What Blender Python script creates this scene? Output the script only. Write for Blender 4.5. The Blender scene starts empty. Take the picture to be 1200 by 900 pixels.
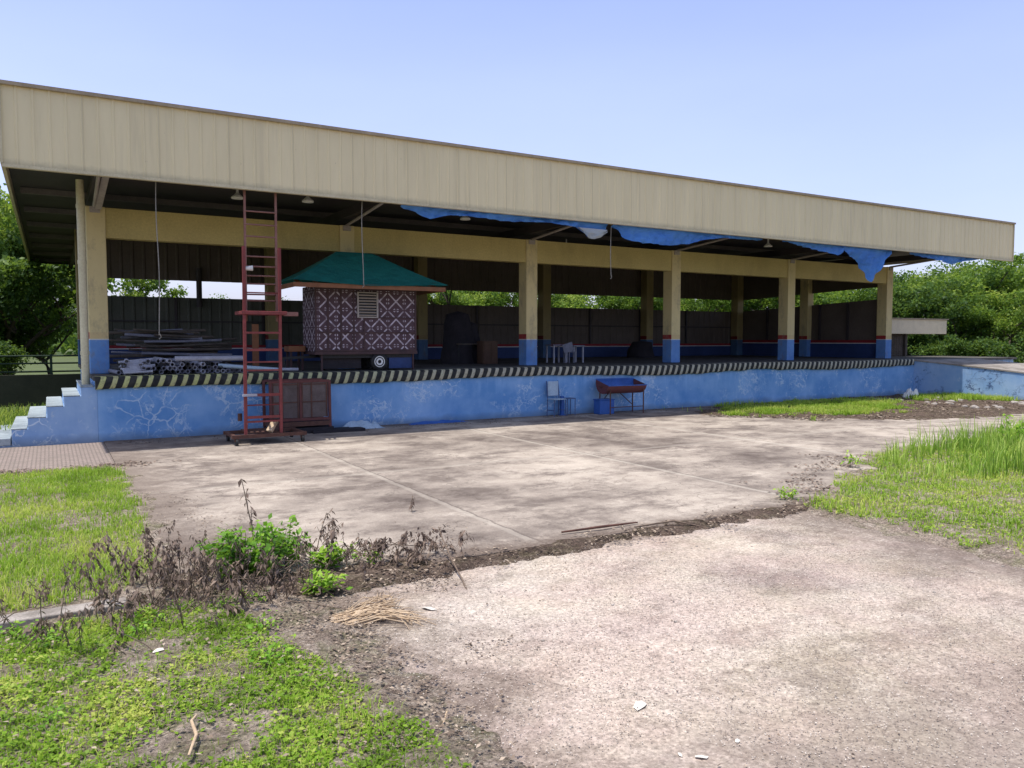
import bpy, bmesh, math, random
import numpy as np
from mathutils import Vector, Matrix, noise
random.seed(7); RNG = np.random.default_rng(7)
S = bpy.context.scene
COL = S.collection
R = math.radians

# ------------------------------------------------------------------ helpers
def link(o, parent=None):
    COL.objects.link(o)
    if parent is not None: o.parent = parent
    return o
def tag(o, label=None, cat=None, group=None, kind=None):
    if label: o['label'] = label
    if cat: o['category'] = cat
    if group: o['group'] = group
    if kind: o['kind'] = kind
    return o
def empty(name, loc=(0, 0, 0), rz=0):
    o = bpy.data.objects.new(name, None); o.empty_display_size = .1
    o.location = loc; o.rotation_euler[2] = rz
    return link(o)
def copy_tree(o, parent=None):
    c = o.copy(); COL.objects.link(c); c.parent = parent
    for ch in o.children: copy_tree(ch, c)
    return c

class MB:
    """collects faces; build() links them as one mesh object"""
    def __init__(s): s.v = []; s.f = []; s.sm = []
    def add(s, vs, fs, smooth=False):
        n = len(s.v); s.v += [tuple(v) for v in vs]
        s.f += [tuple(i + n for i in f) for f in fs]; s.sm += [smooth] * len(fs); return s
    def box(s, x0, x1, y0, y1, z0, z1):
        return s.add([(x0,y0,z0),(x1,y0,z0),(x1,y1,z0),(x0,y1,z0),(x0,y0,z1),(x1,y0,z1),(x1,y1,z1),(x0,y1,z1)],
            [(0,3,2,1),(4,5,6,7),(0,1,5,4),(1,2,6,5),(2,3,7,6),(3,0,4,7)])
    def bar(s, p, q, w, h=None, up=(0,0,1)):
        h = h or w; p, q = Vector(p), Vector(q); d = (q - p).normalized(); u = Vector(up)
        if abs(d.dot(u)) > .98: u = Vector((0,1,0))
        a = d.cross(u).normalized() * w/2; b = a.cross(d).normalized() * h/2
        return s.add([p-a-b,p+a-b,p+a+b,p-a+b,q-a-b,q+a-b,q+a+b,q-a+b],
            [(0,1,2,3),(4,7,6,5),(0,4,5,1),(1,5,6,2),(2,6,7,3),(3,7,4,0)])
    def tube(s, pts, r, n=8, r2=None, caps=True):
        pts = [Vector(p) for p in pts]; k = len(pts); rings = []
        for i, p in enumerate(pts):
            d = (pts[min(i+1,k-1)] - pts[max(i-1,0)]).normalized()
            u = Vector((0,0,1)) if abs(d.z) < .9 else Vector((0,1,0))
            a = d.cross(u).normalized(); b = a.cross(d)
            rr = r[i] if isinstance(r,(list,tuple)) else (r if r2 is None else r + (r2-r)*i/(k-1))
            rings.append([p + (a*math.cos(2*math.pi*j/n) + b*math.sin(2*math.pi*j/n))*rr for j in range(n)])
        vs = [v for ring in rings for v in ring]
        fs = [(i*n+j, i*n+(j+1)%n, (i+1)*n+(j+1)%n, (i+1)*n+j) for i in range(k-1) for j in range(n)]
        s.add(vs, fs, True)
        if caps: s.add(rings[0], [tuple(range(n))[::-1]]); s.add(rings[-1], [tuple(range(n))])
        return s
    def build(s, name, mat, parent=None, bevel=0, label=None):
        me = bpy.data.meshes.new(name); me.from_pydata(s.v, [], s.f); me.update()
        me.polygons.foreach_set('use_smooth', s.sm)
        if mat: me.materials.append(mat)
        o = link(bpy.data.objects.new(name, me), parent)
        if bevel:
            m = o.modifiers.new('bevel', 'BEVEL'); m.width = bevel; m.segments = 2; m.limit_method = 'ANGLE'
        if label: o['label'] = label
        return o

def np_mesh(name, V, F, mat, col=None, parent=None):
    """V (n,3); F (m,k) constant face size k; col (n,) 0..1 random per vertex"""
    me = bpy.data.meshes.new(name)
    n, (m, k) = len(V), F.shape
    me.vertices.add(n); me.vertices.foreach_set('co', V.astype(np.float32).ravel())
    me.loops.add(m*k); me.loops.foreach_set('vertex_index', F.astype(np.int32).ravel())
    me.polygons.add(m); me.polygons.foreach_set('loop_start', np.arange(0, m*k, k, dtype=np.int32))
    me.update(calc_edges=True)
    if col is not None:
        a = me.attributes.new('tone', 'FLOAT', 'POINT'); a.data.foreach_set('value', col.astype(np.float32))
    me.materials.append(mat)
    return link(bpy.data.objects.new(name, me), parent)

# ------------------------------------------------------------------ materials
class N:
    def __init__(s, name):
        s.m = bpy.data.materials.new(name); s.m.use_nodes = True; s.t = s.m.node_tree
        s.b = s.t.nodes['Principled BSDF']; s.out = s.t.nodes['Material Output']; s.L = s.t.links
        s.pos = s.new('ShaderNodeNewGeometry').outputs['Position']
        s.obj = s.new('ShaderNodeTexCoord').outputs['Object']
    def new(s, t, **k):
        n = s.t.nodes.new(t)
        for a, v in k.items(): setattr(n, a, v)
        return n
    def inp(s, n, i, v):
        if v is None: return
        if isinstance(v, bpy.types.NodeSocket): s.L.new(v, n.inputs[i])
        else: n.inputs[i].default_value = v
    def noise(s, sc, co=None, det=4, rough=.55, dist=0):
        n = s.new('ShaderNodeTexNoise'); s.inp(n,'Vector', s.pos if co is None else co)
        n.inputs['Scale'].default_value = sc; n.inputs['Detail'].default_value = det
        n.inputs['Roughness'].default_value = rough; n.inputs['Distortion'].default_value = dist
        return n.outputs['Fac']
    def mp(s, co, sc=(1,1,1), loc=(0,0,0), rot=(0,0,0)):
        n = s.new('ShaderNodeMapping'); s.inp(n,'Vector',co); n.inputs['Scale'].default_value = sc
        n.inputs['Location'].default_value = loc; n.inputs['Rotation'].default_value = rot
        return n.outputs[0]
    def ramp(s, f, stops):
        n = s.new('ShaderNodeValToRGB'); s.inp(n,0,f); e = n.color_ramp.elements
        while len(e) < len(stops): e.new(.5)
        for el, (p, c) in zip(e, stops):
            el.position = p; el.color = (c, c, c, 1) if isinstance(c,(int,float)) else (*c, 1)
        return n.outputs[0]
    def mix(s, f, a, b, mode='MIX'):
        n = s.new('ShaderNodeMix', data_type='RGBA', blend_type=mode)
        for i, v in ((0,f),(6,a),(7,b)):
            if isinstance(v, tuple) and len(v) == 3: v = (*v, 1)
            s.inp(n, i, v)
        return n.outputs[2]
    def math(s, op, a, b=None, c=None, clamp=False):
        n = s.new('ShaderNodeMath', operation=op, use_clamp=clamp)
        s.inp(n,0,a); s.inp(n,1,b); s.inp(n,2,c); return n.outputs[0]
    def sep(s, co=None):
        n = s.new('ShaderNodeSeparateXYZ'); s.inp(n,0, s.pos if co is None else co); return n.outputs
    def comb(s, x, y, z):
        n = s.new('ShaderNodeCombineXYZ'); s.inp(n,0,x); s.inp(n,1,y); s.inp(n,2,z); return n.outputs[0]
    def bump(s, h, st=.3, d=.02):
        n = s.new('ShaderNodeBump'); s.inp(n,'Height',h); n.inputs['Strength'].default_value = st
        n.inputs['Distance'].default_value = d; s.L.new(n.outputs[0], s.b.inputs['Normal'])
    def fin(s, c, rough=.8, metal=0, spec=.3):
        s.inp(s.b,'Base Color', (*c,1) if isinstance(c, tuple) else c)
        s.inp(s.b,'Roughness',rough); s.b.inputs['Metallic'].default_value = metal
        s.b.inputs['Specular IOR Level'].default_value = spec
        return s.m

def mottled(name, c1, c2, sc=3, rough=.75, fine=40, bump=.15, metal=0, spec=.3, grime=0.25, local=False):
    n = N(name); co = n.obj if local else n.pos
    c = n.mix(n.ramp(n.noise(sc,co,6,.65),[(.3,0),(.7,1)]), c1, c2)
    f = n.noise(fine,co,3)
    c = n.mix(n.math('MULTIPLY', n.ramp(n.noise(sc*.6,n.mp(co,(1,1,.35)),5,.7),[(.5,0),(.75,1)]), grime), c, tuple(x*.35 for x in c1))
    c = n.mix(.35, c, n.ramp(f,[(.2,.25),(.8,.75)]), 'OVERLAY')
    n.bump(f, bump, .004)
    return n.fin(c, rough, metal, spec)

def foliage(name, dark, mid, light, trans=.35, rough=.55):
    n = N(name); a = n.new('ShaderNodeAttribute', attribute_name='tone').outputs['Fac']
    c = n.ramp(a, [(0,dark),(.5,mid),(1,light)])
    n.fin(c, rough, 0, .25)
    t = n.new('ShaderNodeBsdfTranslucent'); n.L.new(n.mix(.5,c,(.25,.35,.03),'ADD') if trans > .3 else c, t.inputs[0])
    mx = n.new('ShaderNodeMixShader'); mx.inputs[0].default_value = trans
    n.L.new(n.b.outputs[0], mx.inputs[1]); n.L.new(t.outputs[0], mx.inputs[2]); n.L.new(mx.outputs[0], n.out.inputs[0])
    return n.m

M = {}
# peeling blue paint with pale crack fillings
def blue_wall(name, base=(.12,.29,.57), light=(.32,.50,.74), bare=(.50,.60,.68), cracks=.65, dark_cracks=False):
    n = N(name)
    p = n.comb(n.math('ADD', n.sep()[0], n.sep()[1]), 0.0, n.sep()[2])
    warp = n.mix(.12, p, n.new('ShaderNodeTexNoise').outputs['Color'])
    wn = n.t.nodes[-1] if False else None
    w = n.new('ShaderNodeTexNoise'); n.inp(w,'Vector',p); w.inputs['Scale'].default_value = 4.5; w.inputs['Detail'].default_value = 6
    pw = n.mix(.16, p, w.outputs['Color'], 'ADD')
    v = n.new('ShaderNodeTexVoronoi', feature='DISTANCE_TO_EDGE'); n.inp(v,'Vector',pw); v.inputs['Scale'].default_value = 2.6
    cr = n.ramp(v.outputs['Distance'],[(.0,1),(.012,.8),(.030,0)])
    c2 = n.math('ABSOLUTE', n.math('SUBTRACT', n.noise(1.7,n.mp(p,(1,1,1),loc=(5,0,2)),8,.62,.3), .5))
    c3 = n.math('ABSOLUTE', n.math('SUBTRACT', n.noise(1.3,n.mp(p,(1,1,1),loc=(1,0,8)),9,.66,.2), .47))
    cr = n.math('MAXIMUM', n.math('MULTIPLY', cr, n.ramp(n.math('DIVIDE', n.math('SUBTRACT', n.sep()[0], 3.2), 3),[(0,.95),(1,.25)])), n.math('MAXIMUM', n.ramp(c2,[(0,1),(.006,.85),(.015,0)]), n.ramp(c3,[(0,.9),(.004,.7),(.010,0)])))
    msk = n.ramp(n.noise(1.0,n.mp(p,(1,1,1),loc=(2.6,0,1)),4,.65),[(.47,0),(.55,1)])
    crk = n.math('MULTIPLY', n.math('MULTIPLY', cr, msk), cracks)
    c = n.mix(n.ramp(n.noise(.9,p,6,.62),[(.38,0),(.72,1)]), base, light)
    drip = n.ramp(n.noise(7,n.mp(p,(1,1,.12)),4,.6),[(.52,0),(.75,1)])
    topz = n.ramp(n.sep()[2],[(.35,0),(.9,1)])
    c = n.mix(n.math('MULTIPLY',n.math('MULTIPLY',drip,topz),.55), c, tuple(x*1.15 for x in light))
    c = n.mix(n.ramp(n.noise(5,p,8,.75),[(.60,0),(.66,.6)]), c, bare)
    c = n.mix(crk, c, (.03,.06,.16) if dark_cracks else (.62,.72,.80))
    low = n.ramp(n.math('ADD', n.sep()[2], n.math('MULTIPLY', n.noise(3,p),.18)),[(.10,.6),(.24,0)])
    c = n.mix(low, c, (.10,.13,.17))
    n.bump(n.math('ADD', n.noise(35,p,4), n.math('MULTIPLY',crk,1.5)), .35, .006)
    return n.fin(c, .7)
M['blue'] = blue_wall('peeling_blue_paint')
M['ramp_blue'] = blue_wall('washed_ramp_paint', (.20,.36,.62), (.42,.56,.72), (.6,.66,.7), .95, True)
M['steps'] = blue_wall('step_paint', (.14,.27,.52), (.34,.48,.66), (.5,.58,.62), .8)

def concrete(name, light, mid, dark, joints=(), fine_amt=.5, agg=0, rough=.9, streak=1.0, stain_lo=.45, stain_hi=.75, edges=()):
    n = N(name); p = n.pos
    a = n.noise(.42,p,10,.70); b = n.noise(2.2,p,8,.7)
    c = n.mix(n.ramp(b,[(.3,0),(.7,1)]), light, mid)
    c = n.mix(n.math('MULTIPLY',n.ramp(a,[(stain_lo,0),(stain_hi,1)]),streak), c, dark)
    sk = n.noise(1.15,n.mp(p,(1,1.35,1),loc=(11,2,0)),12,.76)
    c = n.mix(n.math('MULTIPLY',n.ramp(sk,[(.49,0),(.60,.72)]),streak), c, dark)
    sp = n.noise(.9,n.mp(p,(1,1,1),loc=(7,3,0)),9,.8)
    c = n.mix(n.ramp(sp,[(.56,0),(.68,.65)]), c, tuple(x*1.2 for x in light))
    ck = n.math('ABSOLUTE', n.math('SUBTRACT', n.noise(.55,n.mp(p,(1,1,1),loc=(3,9,0)),7,.55), .5))
    c = n.mix(n.math('MULTIPLY', n.ramp(ck,[(0,1),(.0014,.7),(.0035,0)]), .45), c, tuple(x*.45 for x in dark))
    f = n.noise(60,p,5,.7)
    if agg:
        c = n.mix(n.ramp(n.noise(.8,n.mp(p,(1,1,1),loc=(2,12,0)),8,.75),[(.38,.30),(.62,0)]), c, (.50,.42,.27))
        c = n.mix(n.ramp(n.noise(.7,n.mp(p,(1,1,1),loc=(22,2,0)),8,.75),[(.42,.35),(.60,0)]), c, (.46,.33,.30))
        v = n.new('ShaderNodeTexVoronoi'); n.inp(v,'Vector',p); v.inputs['Scale'].default_value = 75
        vc = n.sep(v.outputs['Color'])[0]
        c = n.mix(agg, c, n.ramp(vc,[(0,.12),(.45,.5),(1,.95)]), 'OVERLAY')
        m2 = n.ramp(n.noise(34,p,8,.8),[(.36,1),(.50,0)])
        c = n.mix(n.math('MULTIPLY',m2,.5), c, tuple(x*.7 for x in dark))
    c = n.mix(fine_amt, c, n.ramp(f,[(.25,.18),(.75,.82)]), 'OVERLAY')
    x, y = n.sep()[0], n.sep()[1]
    wob = n.math('MULTIPLY', n.math('SUBTRACT', n.noise(4,p,5,.7), .5), .09)
    for ax, val, w, col, k in joints:
        d = n.math('ABSOLUTE', n.math('SUBTRACT', n.math('ADD', x if ax == 'x' else y, wob), val))
        c = n.mix(n.math('MULTIPLY', n.ramp(n.math('DIVIDE', d, w),[(.5,1),(1,0)]), k), c, col)
    for ax, val, w, sg, k in edges:      # dirt creeping in from an edge
        d = n.math('MULTIPLY', n.math('SUBTRACT', x if ax == 'x' else y, val), sg/w)
        q = n.math('ADD', d, n.math('MULTIPLY', n.math('SUBTRACT', n.noise(1.7,p,9,.72), .5), 2.6))
        q = n.math('ADD', q, n.math('MULTIPLY', n.math('SUBTRACT', n.noise(26,p,5,.8), .5), 1.1))
        dc = n.mix(n.ramp(n.noise(40,p,4,.7),[(.35,0),(.65,1)]), (.085,.062,.05), (.19,.145,.115))
        c = n.mix(n.math('MULTIPLY', n.ramp(q,[(.15,1),(.85,0)]), k), c, dc)
    n.bump(f, .45, .008)
    return n.fin(c, rough, 0, .15)
JL = (.50,.45,.38)
M['slab'] = concrete('weathered_yard_concrete', (.52,.45,.375), (.35,.295,.245), (.12,.095,.082),
    [('x',3.38,.05,JL,.28),('x',3.42,.015,(.1,.08,.07),.6),('x',6.66,.06,JL,.42),('x',6.7,.015,(.1,.08,.07),.6),('x',9.9,.07,JL,.4),
     ('y',9.2,.07,JL,.3),('y',9.22,.015,(.1,.08,.07),.4)], .38, stain_lo=.42, stain_hi=.66, edges=[('x',.75,.9,1,.62),('y',5.24,.35,1,.85),('y',14.3,.45,-1,.7)])
M['drive'] = concrete('coarse_driveway_concrete', (.56,.49,.42), (.43,.365,.31), (.17,.135,.115), [], .42, agg=.26, streak=.95, stain_lo=.47, stain_hi=.72,
    edges=[('x',1.3,1.0,1,.85),('y',5.24,.25,-1,.9),('x',6.3,1.1,-1,.75),('y',1.5,1.5,1,.55)])
M['deck'] = concrete('dock_floor_concrete', (.15,.14,.125), (.12,.11,.10), (.06,.055,.05), [], .3)
M['kerb'] = concrete('pale_kerb_concrete', (.42,.38,.34), (.32,.28,.25), (.15,.13,.11), [], .5)
M['tread'] = concrete('bare_step_concrete', (.42,.47,.49), (.32,.37,.39), (.18,.21,.23), [], .3)
M['dirt'] = mottled('dark_leafy_dirt', (.125,.088,.066), (.06,.042,.032), 5, .95, 55, .8, grime=.5)
M['soil'] = mottled('grass_soil', (.19,.145,.11), (.10,.085,.05), 3, .95, 50, .8, grime=.4)
def earth_mat(name, a, b, c_, moss):
    n = N(name); p = n.pos
    c = n.mix(n.ramp(n.noise(2.2,p,10,.75),[(.36,0),(.62,1)]), a, b)
    c = n.mix(n.ramp(n.noise(9,n.mp(p,(1,1,1),loc=(4,4,0)),9,.8),[(.50,0),(.60,.8)]), c, c_)
    c = n.mix(n.ramp(n.noise(3.1,n.mp(p,(1,1,1),loc=(9,1,0)),10,.75),[(.48,0),(.60,moss)]), c, (.10,.12,.03))
    v = n.new('ShaderNodeTexVoronoi'); n.inp(v,'Vector',p); v.inputs['Scale'].default_value = 95
    c = n.mix(.55, c, n.ramp(n.sep(v.outputs['Color'])[0],[(0,.10),(.5,.5),(.85,.62),(1,1)]), 'OVERLAY')
    f = n.noise(45,p,8,.8); c = n.mix(.6, c, n.ramp(f,[(.3,.12),(.7,.88)]), 'OVERLAY')
    n.bump(n.math('ADD', f, n.math('MULTIPLY', n.noise(12,p,6,.7), 1.5)), 1.0, .02)
    return n.fin(c, .95, 0, .1)
M['soil'] = earth_mat('grass_soil', (.36,.29,.235), (.20,.155,.122), (.46,.39,.32), .45)
M['dirt'] = earth_mat('dark_leafy_dirt', (.14,.10,.078), (.065,.046,.036), (.22,.17,.13), .15)
M['earth'] = mottled('field_earth', (.10,.13,.035), (.07,.085,.03), .3, .95, 6, .4)

def pavers():
    n = N('pink_brick_pavers'); b = n.new('ShaderNodeTexBrick'); n.inp(b,'Vector',n.mp(n.pos,(5,5,1)))
    b.inputs['Color1'].default_value = (.42,.33,.29,1); b.inputs['Color2'].default_value = (.33,.26,.23,1)
    b.inputs['Mortar'].default_value = (.12,.1,.08,1); b.inputs['Mortar Size'].default_value = .05
    b.inputs['Scale'].default_value = 1
    c = n.mix(n.ramp(n.noise(3,None,6,.7),[(.4,0),(.7,.6)]), b.outputs[0], (.2,.17,.14))
    n.bump(b.outputs['Fac'], -.4, .006); return n.fin(c, .9)
M['paver'] = pavers()

def fascia_mat():
    n = N('cream_steel_cladding'); p = n.pos
    c = n.mix(n.ramp(n.noise(1.2,n.mp(p,(2.2,1,.35)),6,.65),[(.3,0),(.7,1)]), (.76,.645,.40), (.67,.565,.345))
    st = n.ramp(n.noise(6,n.mp(p,(1,1,.06)),4,.65),[(.55,0),(.78,.55)])
    c = n.mix(n.math('MULTIPLY',st,.6), c, (.33,.27,.17))
    sx = n.math('ABSOLUTE', n.math('SUBTRACT', n.math('FRACT', n.math('DIVIDE', n.sep()[0], 1.0)), .5))
    c = n.mix(n.ramp(sx,[(0,.28),(.014,0)]), c, (.2,.17,.12))
    blot = n.ramp(n.noise(11,n.mp(p,(1,1,.8)),6,.7),[(.68,0),(.75,.5)])
    c = n.mix(blot, c, (.22,.18,.12))
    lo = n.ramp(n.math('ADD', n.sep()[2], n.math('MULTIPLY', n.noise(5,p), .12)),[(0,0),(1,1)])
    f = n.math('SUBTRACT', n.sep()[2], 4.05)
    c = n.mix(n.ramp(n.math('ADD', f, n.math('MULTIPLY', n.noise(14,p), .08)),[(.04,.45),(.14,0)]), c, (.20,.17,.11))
    return n.fin(c, .55, 0, .4)
M['fascia'] = fascia_mat()
M['trim'] = mottled('cream_trim_steel', (.60,.52,.34), (.48,.41,.26), 4, .5, 50, .1)
M['flash'] = mottled('brown_flashing', (.40,.32,.22), (.28,.22,.15), 6, .6, 50, .1)

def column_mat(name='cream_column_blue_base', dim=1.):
    n = N(name); z = n.sep()[2]; p = n.pos
    c = n.mix(n.ramp(n.noise(2.5,n.mp(p,(1,1,.4)),6,.65),[(.3,0),(.75,1)]), (.66,.54,.27), (.57,.46,.23))
    c = n.mix(n.ramp(n.noise(9,p,6,.7),[(.62,0),(.72,.5)]), c, (.30,.25,.17))
    nx = n.new('ShaderNodeNewGeometry').outputs['Normal']; left = n.math('LESS_THAN', n.sep(nx)[0], -.5)
    def band(lo, hi): return n.math('MULTIPLY', n.math('GREATER_THAN', z, lo), n.math('LESS_THAN', z, hi))
    c = n.mix(n.math('MULTIPLY', band(1.665,1.78), n.math('ADD', n.math('MULTIPLY',left,.85),.12)), c, (.32,.02,.025))
    bl = n.mix(n.ramp(n.noise(3,p,6,.7),[(.35,0),(.7,1)]), (.10,.22,.50), (.16,.32,.60))
    bl = n.mix(n.ramp(n.noise(8,n.mp(p,(1,1,.3)),6,.7),[(.62,0),(.7,.5)]), bl, (.30,.45,.60))
    c = n.mix(n.math('LESS_THAN', z, 1.645), c, bl)
    c = n.mix(band(1.645,1.665), c, (.55,.58,.58))
    scuff = n.ramp(n.noise(3.3,n.mp(p,(1,1,.5),loc=(3,3,3)),10,.8),[(.52,0),(.62,.45)])
    c = n.mix(scuff, c, (.24,.20,.15))
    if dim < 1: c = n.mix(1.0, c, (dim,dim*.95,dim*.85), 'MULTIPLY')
    n.bump(n.noise(30,p,4), .2, .005)
    return n.fin(c, .7)
M['column'] = column_mat(); M['column_rear'] = column_mat('shaded_rear_column_paint', .5)  # rear columns repeat the front paint, darkened to mimic the shade inside
M['beam'] = mottled('olive_yellow_beam_paint', (.54,.43,.17), (.46,.36,.14), 1.5, .7, 30, .1, grime=.35)
M['pipe_cream'] = mottled('cream_pipe_paint', (.66,.60,.40), (.55,.49,.32), 3, .5, 30, .08)
M['brown_panel'] = mottled('brown_wall_cladding', (.135,.105,.085), (.09,.072,.06), 1.2, .65, 30, .1)
M['green_panel'] = mottled('dull_green_cladding', (.10,.10,.078), (.06,.065,.05), 1.2, .65, 30, .1)
M['steel_dark'] = mottled('dark_roof_steel', (.06,.05,.05), (.035,.028,.03), 2, .6, 30, .1)
M['rafter'] = mottled('grey_purlin_paint', (.16,.14,.13), (.10,.09,.085), 2, .6, 30, .1)
M['strut'] = mottled('grey_strut_paint', (.40,.35,.31), (.30,.26,.23), 4, .6, 30, .1)
M['lowwall'] = mottled('navy_wall_paint', (.035,.065,.19), (.022,.042,.12), 1.5, .7, 30, .15)
M['redband'] = mottled('red_band_paint', (.30,.025,.03), (.2,.02,.025), 3, .7, 30, .1)
M['white'] = mottled('white_paint', (.72,.72,.70), (.58,.58,.56), 6, .5, 40, .08)

def guard_mat():
    n = N('black_yellow_guard_paint'); x, y, z = n.sep()
    q = n.math('FRACT', n.math('DIVIDE', n.math('SUBTRACT', n.math('ADD', x, y), n.math('MULTIPLY', z, .34)), .178))
    stripe = n.ramp(q,[(.0,0),(.04,1),(.42,1),(.46,0)])
    fade = n.ramp(n.math('DIVIDE', x, 22),[(.1,0),(.35,1)])
    ye = n.mix(fade, (.50,.53,.20), (.42,.41,.33))
    ye = n.mix(n.ramp(n.noise(5,None,6,.7),[(.35,0),(.65,.6)]), ye, (.42,.36,.24))
    ye = n.mix(n.ramp(n.noise(22,None,5,.7),[(.5,0),(.68,.75)]), ye, (.16,.14,.10))
    bk = n.mix(n.ramp(n.noise(9,None,5),[(.4,0),(.7,1)]), (.016,.017,.018), (.045,.045,.04))
    c = n.mix(stripe, bk, ye); n.bump(n.noise(25), .5, .01)
    return n.fin(c, .75)
M['guard'] = guard_mat()
M['red'] = mottled('rusty_red_paint', (.25,.050,.048), (.15,.036,.032), 9, .6, 60, .3, grime=.5)
M['red_dull'] = mottled('dull_brown_red_paint', (.16,.05,.045), (.095,.04,.035), 9, .7, 60, .3, grime=.6)
M['rust'] = mottled('brown_rust', (.14,.065,.045), (.07,.035,.028), 10, .8, 60, .4)
M['ladder_grey'] = mottled('weathered_grey_ladder', (.27,.135,.11), (.20,.085,.07), 8, .6, 60, .2)
M['mesh_panel'] = mottled('dusty_grey_sheet', (.16,.125,.115), (.085,.062,.056), 4, .7, 50, .4)
M['wood'] = mottled('orange_brown_wood', (.28,.12,.055), (.18,.075,.035), 4, .7, 50, .2)
M['darkwood'] = mottled('dark_brown_batten', (.085,.045,.045), (.05,.03,.032), 6, .7, 50, .2)
M['poles'] = mottled('grey_brown_poles', (.13,.105,.085), (.06,.05,.04), 5, .7, 50, .2)
M['pvc_white'] = mottled('dirty_white_pipe', (.44,.44,.49), (.30,.30,.35), 6, .5, 50, .1)
M['pvc_grey'] = mottled('dull_grey_pipe', (.25,.25,.30), (.15,.15,.19), 9, .5, 50, .1)
M['black'] = mottled('black_rubber', (.022,.022,.024), (.035,.034,.033), 9, .7, 50, .2)
M['black_cloth'] = mottled('near_black_cloth', (.02,.018,.022), (.035,.03,.035), 4, .9, 30, .4)
M['rope'] = mottled('grey_rope', (.34,.32,.28), (.22,.2,.18), 20, .9, 80, .3)
M['brown_box'] = mottled('brown_cabinet_board', (.13,.075,.045), (.09,.05,.035), 4, .7, 30, .1)
M['blue_plain'] = mottled('blue_plastic', (.045,.13,.42), (.03,.09,.30), 6, .5, 50, .1)
M['chair_pale'] = mottled('pale_blue_chair_paint', (.42,.52,.60), (.32,.42,.52), 8, .6, 50, .1)
M['steel_blue'] = mottled('grey_blue_tube', (.09,.13,.25), (.06,.09,.18), 8, .6, 50, .1)
M['grill_red'] = mottled('faded_red_drum', (.17,.05,.055), (.12,.055,.05), 7, .65, 50, .3)
M['fence_green'] = mottled('dark_green_fence', (.02,.045,.025), (.015,.03,.02), 3, .7, 30, .2)
M['fence_wall'] = mottled('dark_olive_wall', (.05,.05,.032), (.028,.032,.02), 2, .85, 30, .3)  # dark olive, lightly mottled, for the wall below the railing
M['bark'] = mottled('tree_bark', (.10,.08,.06), (.05,.04,.032), 6, .9, 40, .8)
M['stalk'] = mottled('dry_stalk', (.22,.165,.12), (.12,.085,.065), 20, .9, 80, .3)
M['canopy'] = mottled('grey_cream_canopy', (.78,.66,.46), (.66,.56,.39), 3, .7, 30, .1)
M['paper'] = mottled('dusty_white_paper', (.72,.68,.60), (.58,.53,.46), 12, .8, 60, .1)
M['straw'] = mottled('dry_palm_fibre', (.60,.46,.31), (.42,.30,.19), 14, .85, 80, .5)
M['lamp'] = mottled('white_lamp_shade', (.8,.8,.76), (.7,.7,.66), 8, .4, 50, .05)
M['cabinet_pattern'] = None

def tarp_mat(name, c1, c2):
    n = N(name); p = n.pos
    c = n.mix(n.ramp(n.noise(2.2,p,6,.6),[(.3,0),(.7,1)]), c1, c2)
    n.bump(n.noise(5,n.mp(p,(1,1,2.5)),5,.6), .9, .06)
    n.fin(c, .5, 0, .35)
    t = n.new('ShaderNodeBsdfTranslucent'); n.L.new(c, t.inputs[0])
    mx = n.new('ShaderNodeMixShader'); mx.inputs[0].default_value = .3
    n.L.new(n.b.outputs[0], mx.inputs[1]); n.L.new(t.outputs[0], mx.inputs[2]); n.L.new(mx.outputs[0], n.out.inputs[0])
    return n.m
M['tarp'] = tarp_mat('blue_tarpaulin', (.07,.25,.78), (.13,.36,.85))
M['tarp_pale'] = tarp_mat('grey_tarpaulin', (.45,.50,.55), (.60,.63,.62))
M['roof_green'] = tarp_mat('green_roof_sheet', (.02,.17,.145), (.03,.25,.20))

def weave():
    """pale diamonds and crosses woven on a dark ground"""
    n = N('woven_bamboo_pattern'); x, y, z = n.sep(n.obj)
    u = n.math('SUBTRACT', n.math('FRACT', n.math('DIVIDE', n.math('ADD',x,y), .345)), .5)
    v = n.math('SUBTRACT', n.math('FRACT', n.math('DIVIDE', n.math('ADD',z,.02), .345)), .5)
    au, av = n.math('ABSOLUTE',u), n.math('ABSOLUTE',v)
    cross = n.math('LESS_THAN', n.math('ABSOLUTE', n.math('SUBTRACT', au, av)), .055)
    dia = n.math('ABSOLUTE', n.math('SUBTRACT', .5, n.math('ADD', au, av)))
    d1 = n.math('LESS_THAN', n.math('ADD', au, n.math('ABSOLUTE', n.math('SUBTRACT', av, .40))), .11)
    d2 = n.math('LESS_THAN', n.math('ADD', av, n.math('ABSOLUTE', n.math('SUBTRACT', au, .40))), .11)
    hole = n.math('GREATER_THAN', n.math('MINIMUM', au, av), .035)
    m = n.math('MULTIPLY', n.math('MAXIMUM', n.math('MAXIMUM', d1, d2), cross), hole, clamp=True)
    wear = n.ramp(n.noise(6,n.obj,6,.7),[(.34,.15),(.52,1)])
    strip = n.ramp(n.noise(60,n.mp(n.obj,(1,1,.2)),2),[(.3,.5),(.6,1)])
    m = n.math('MULTIPLY', n.math('MULTIPLY', m, wear), strip)
    c = n.mix(m, (.085,.05,.058), (.56,.49,.54))
    n.bump(m, .4, .01)
    return n.fin(c, .8)
M['weave'] = weave()
M['lattice_wall'] = mottled('worn_lattice', (.16,.12,.09), (.08,.06,.05), 14, .8, 50, .4)

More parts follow.
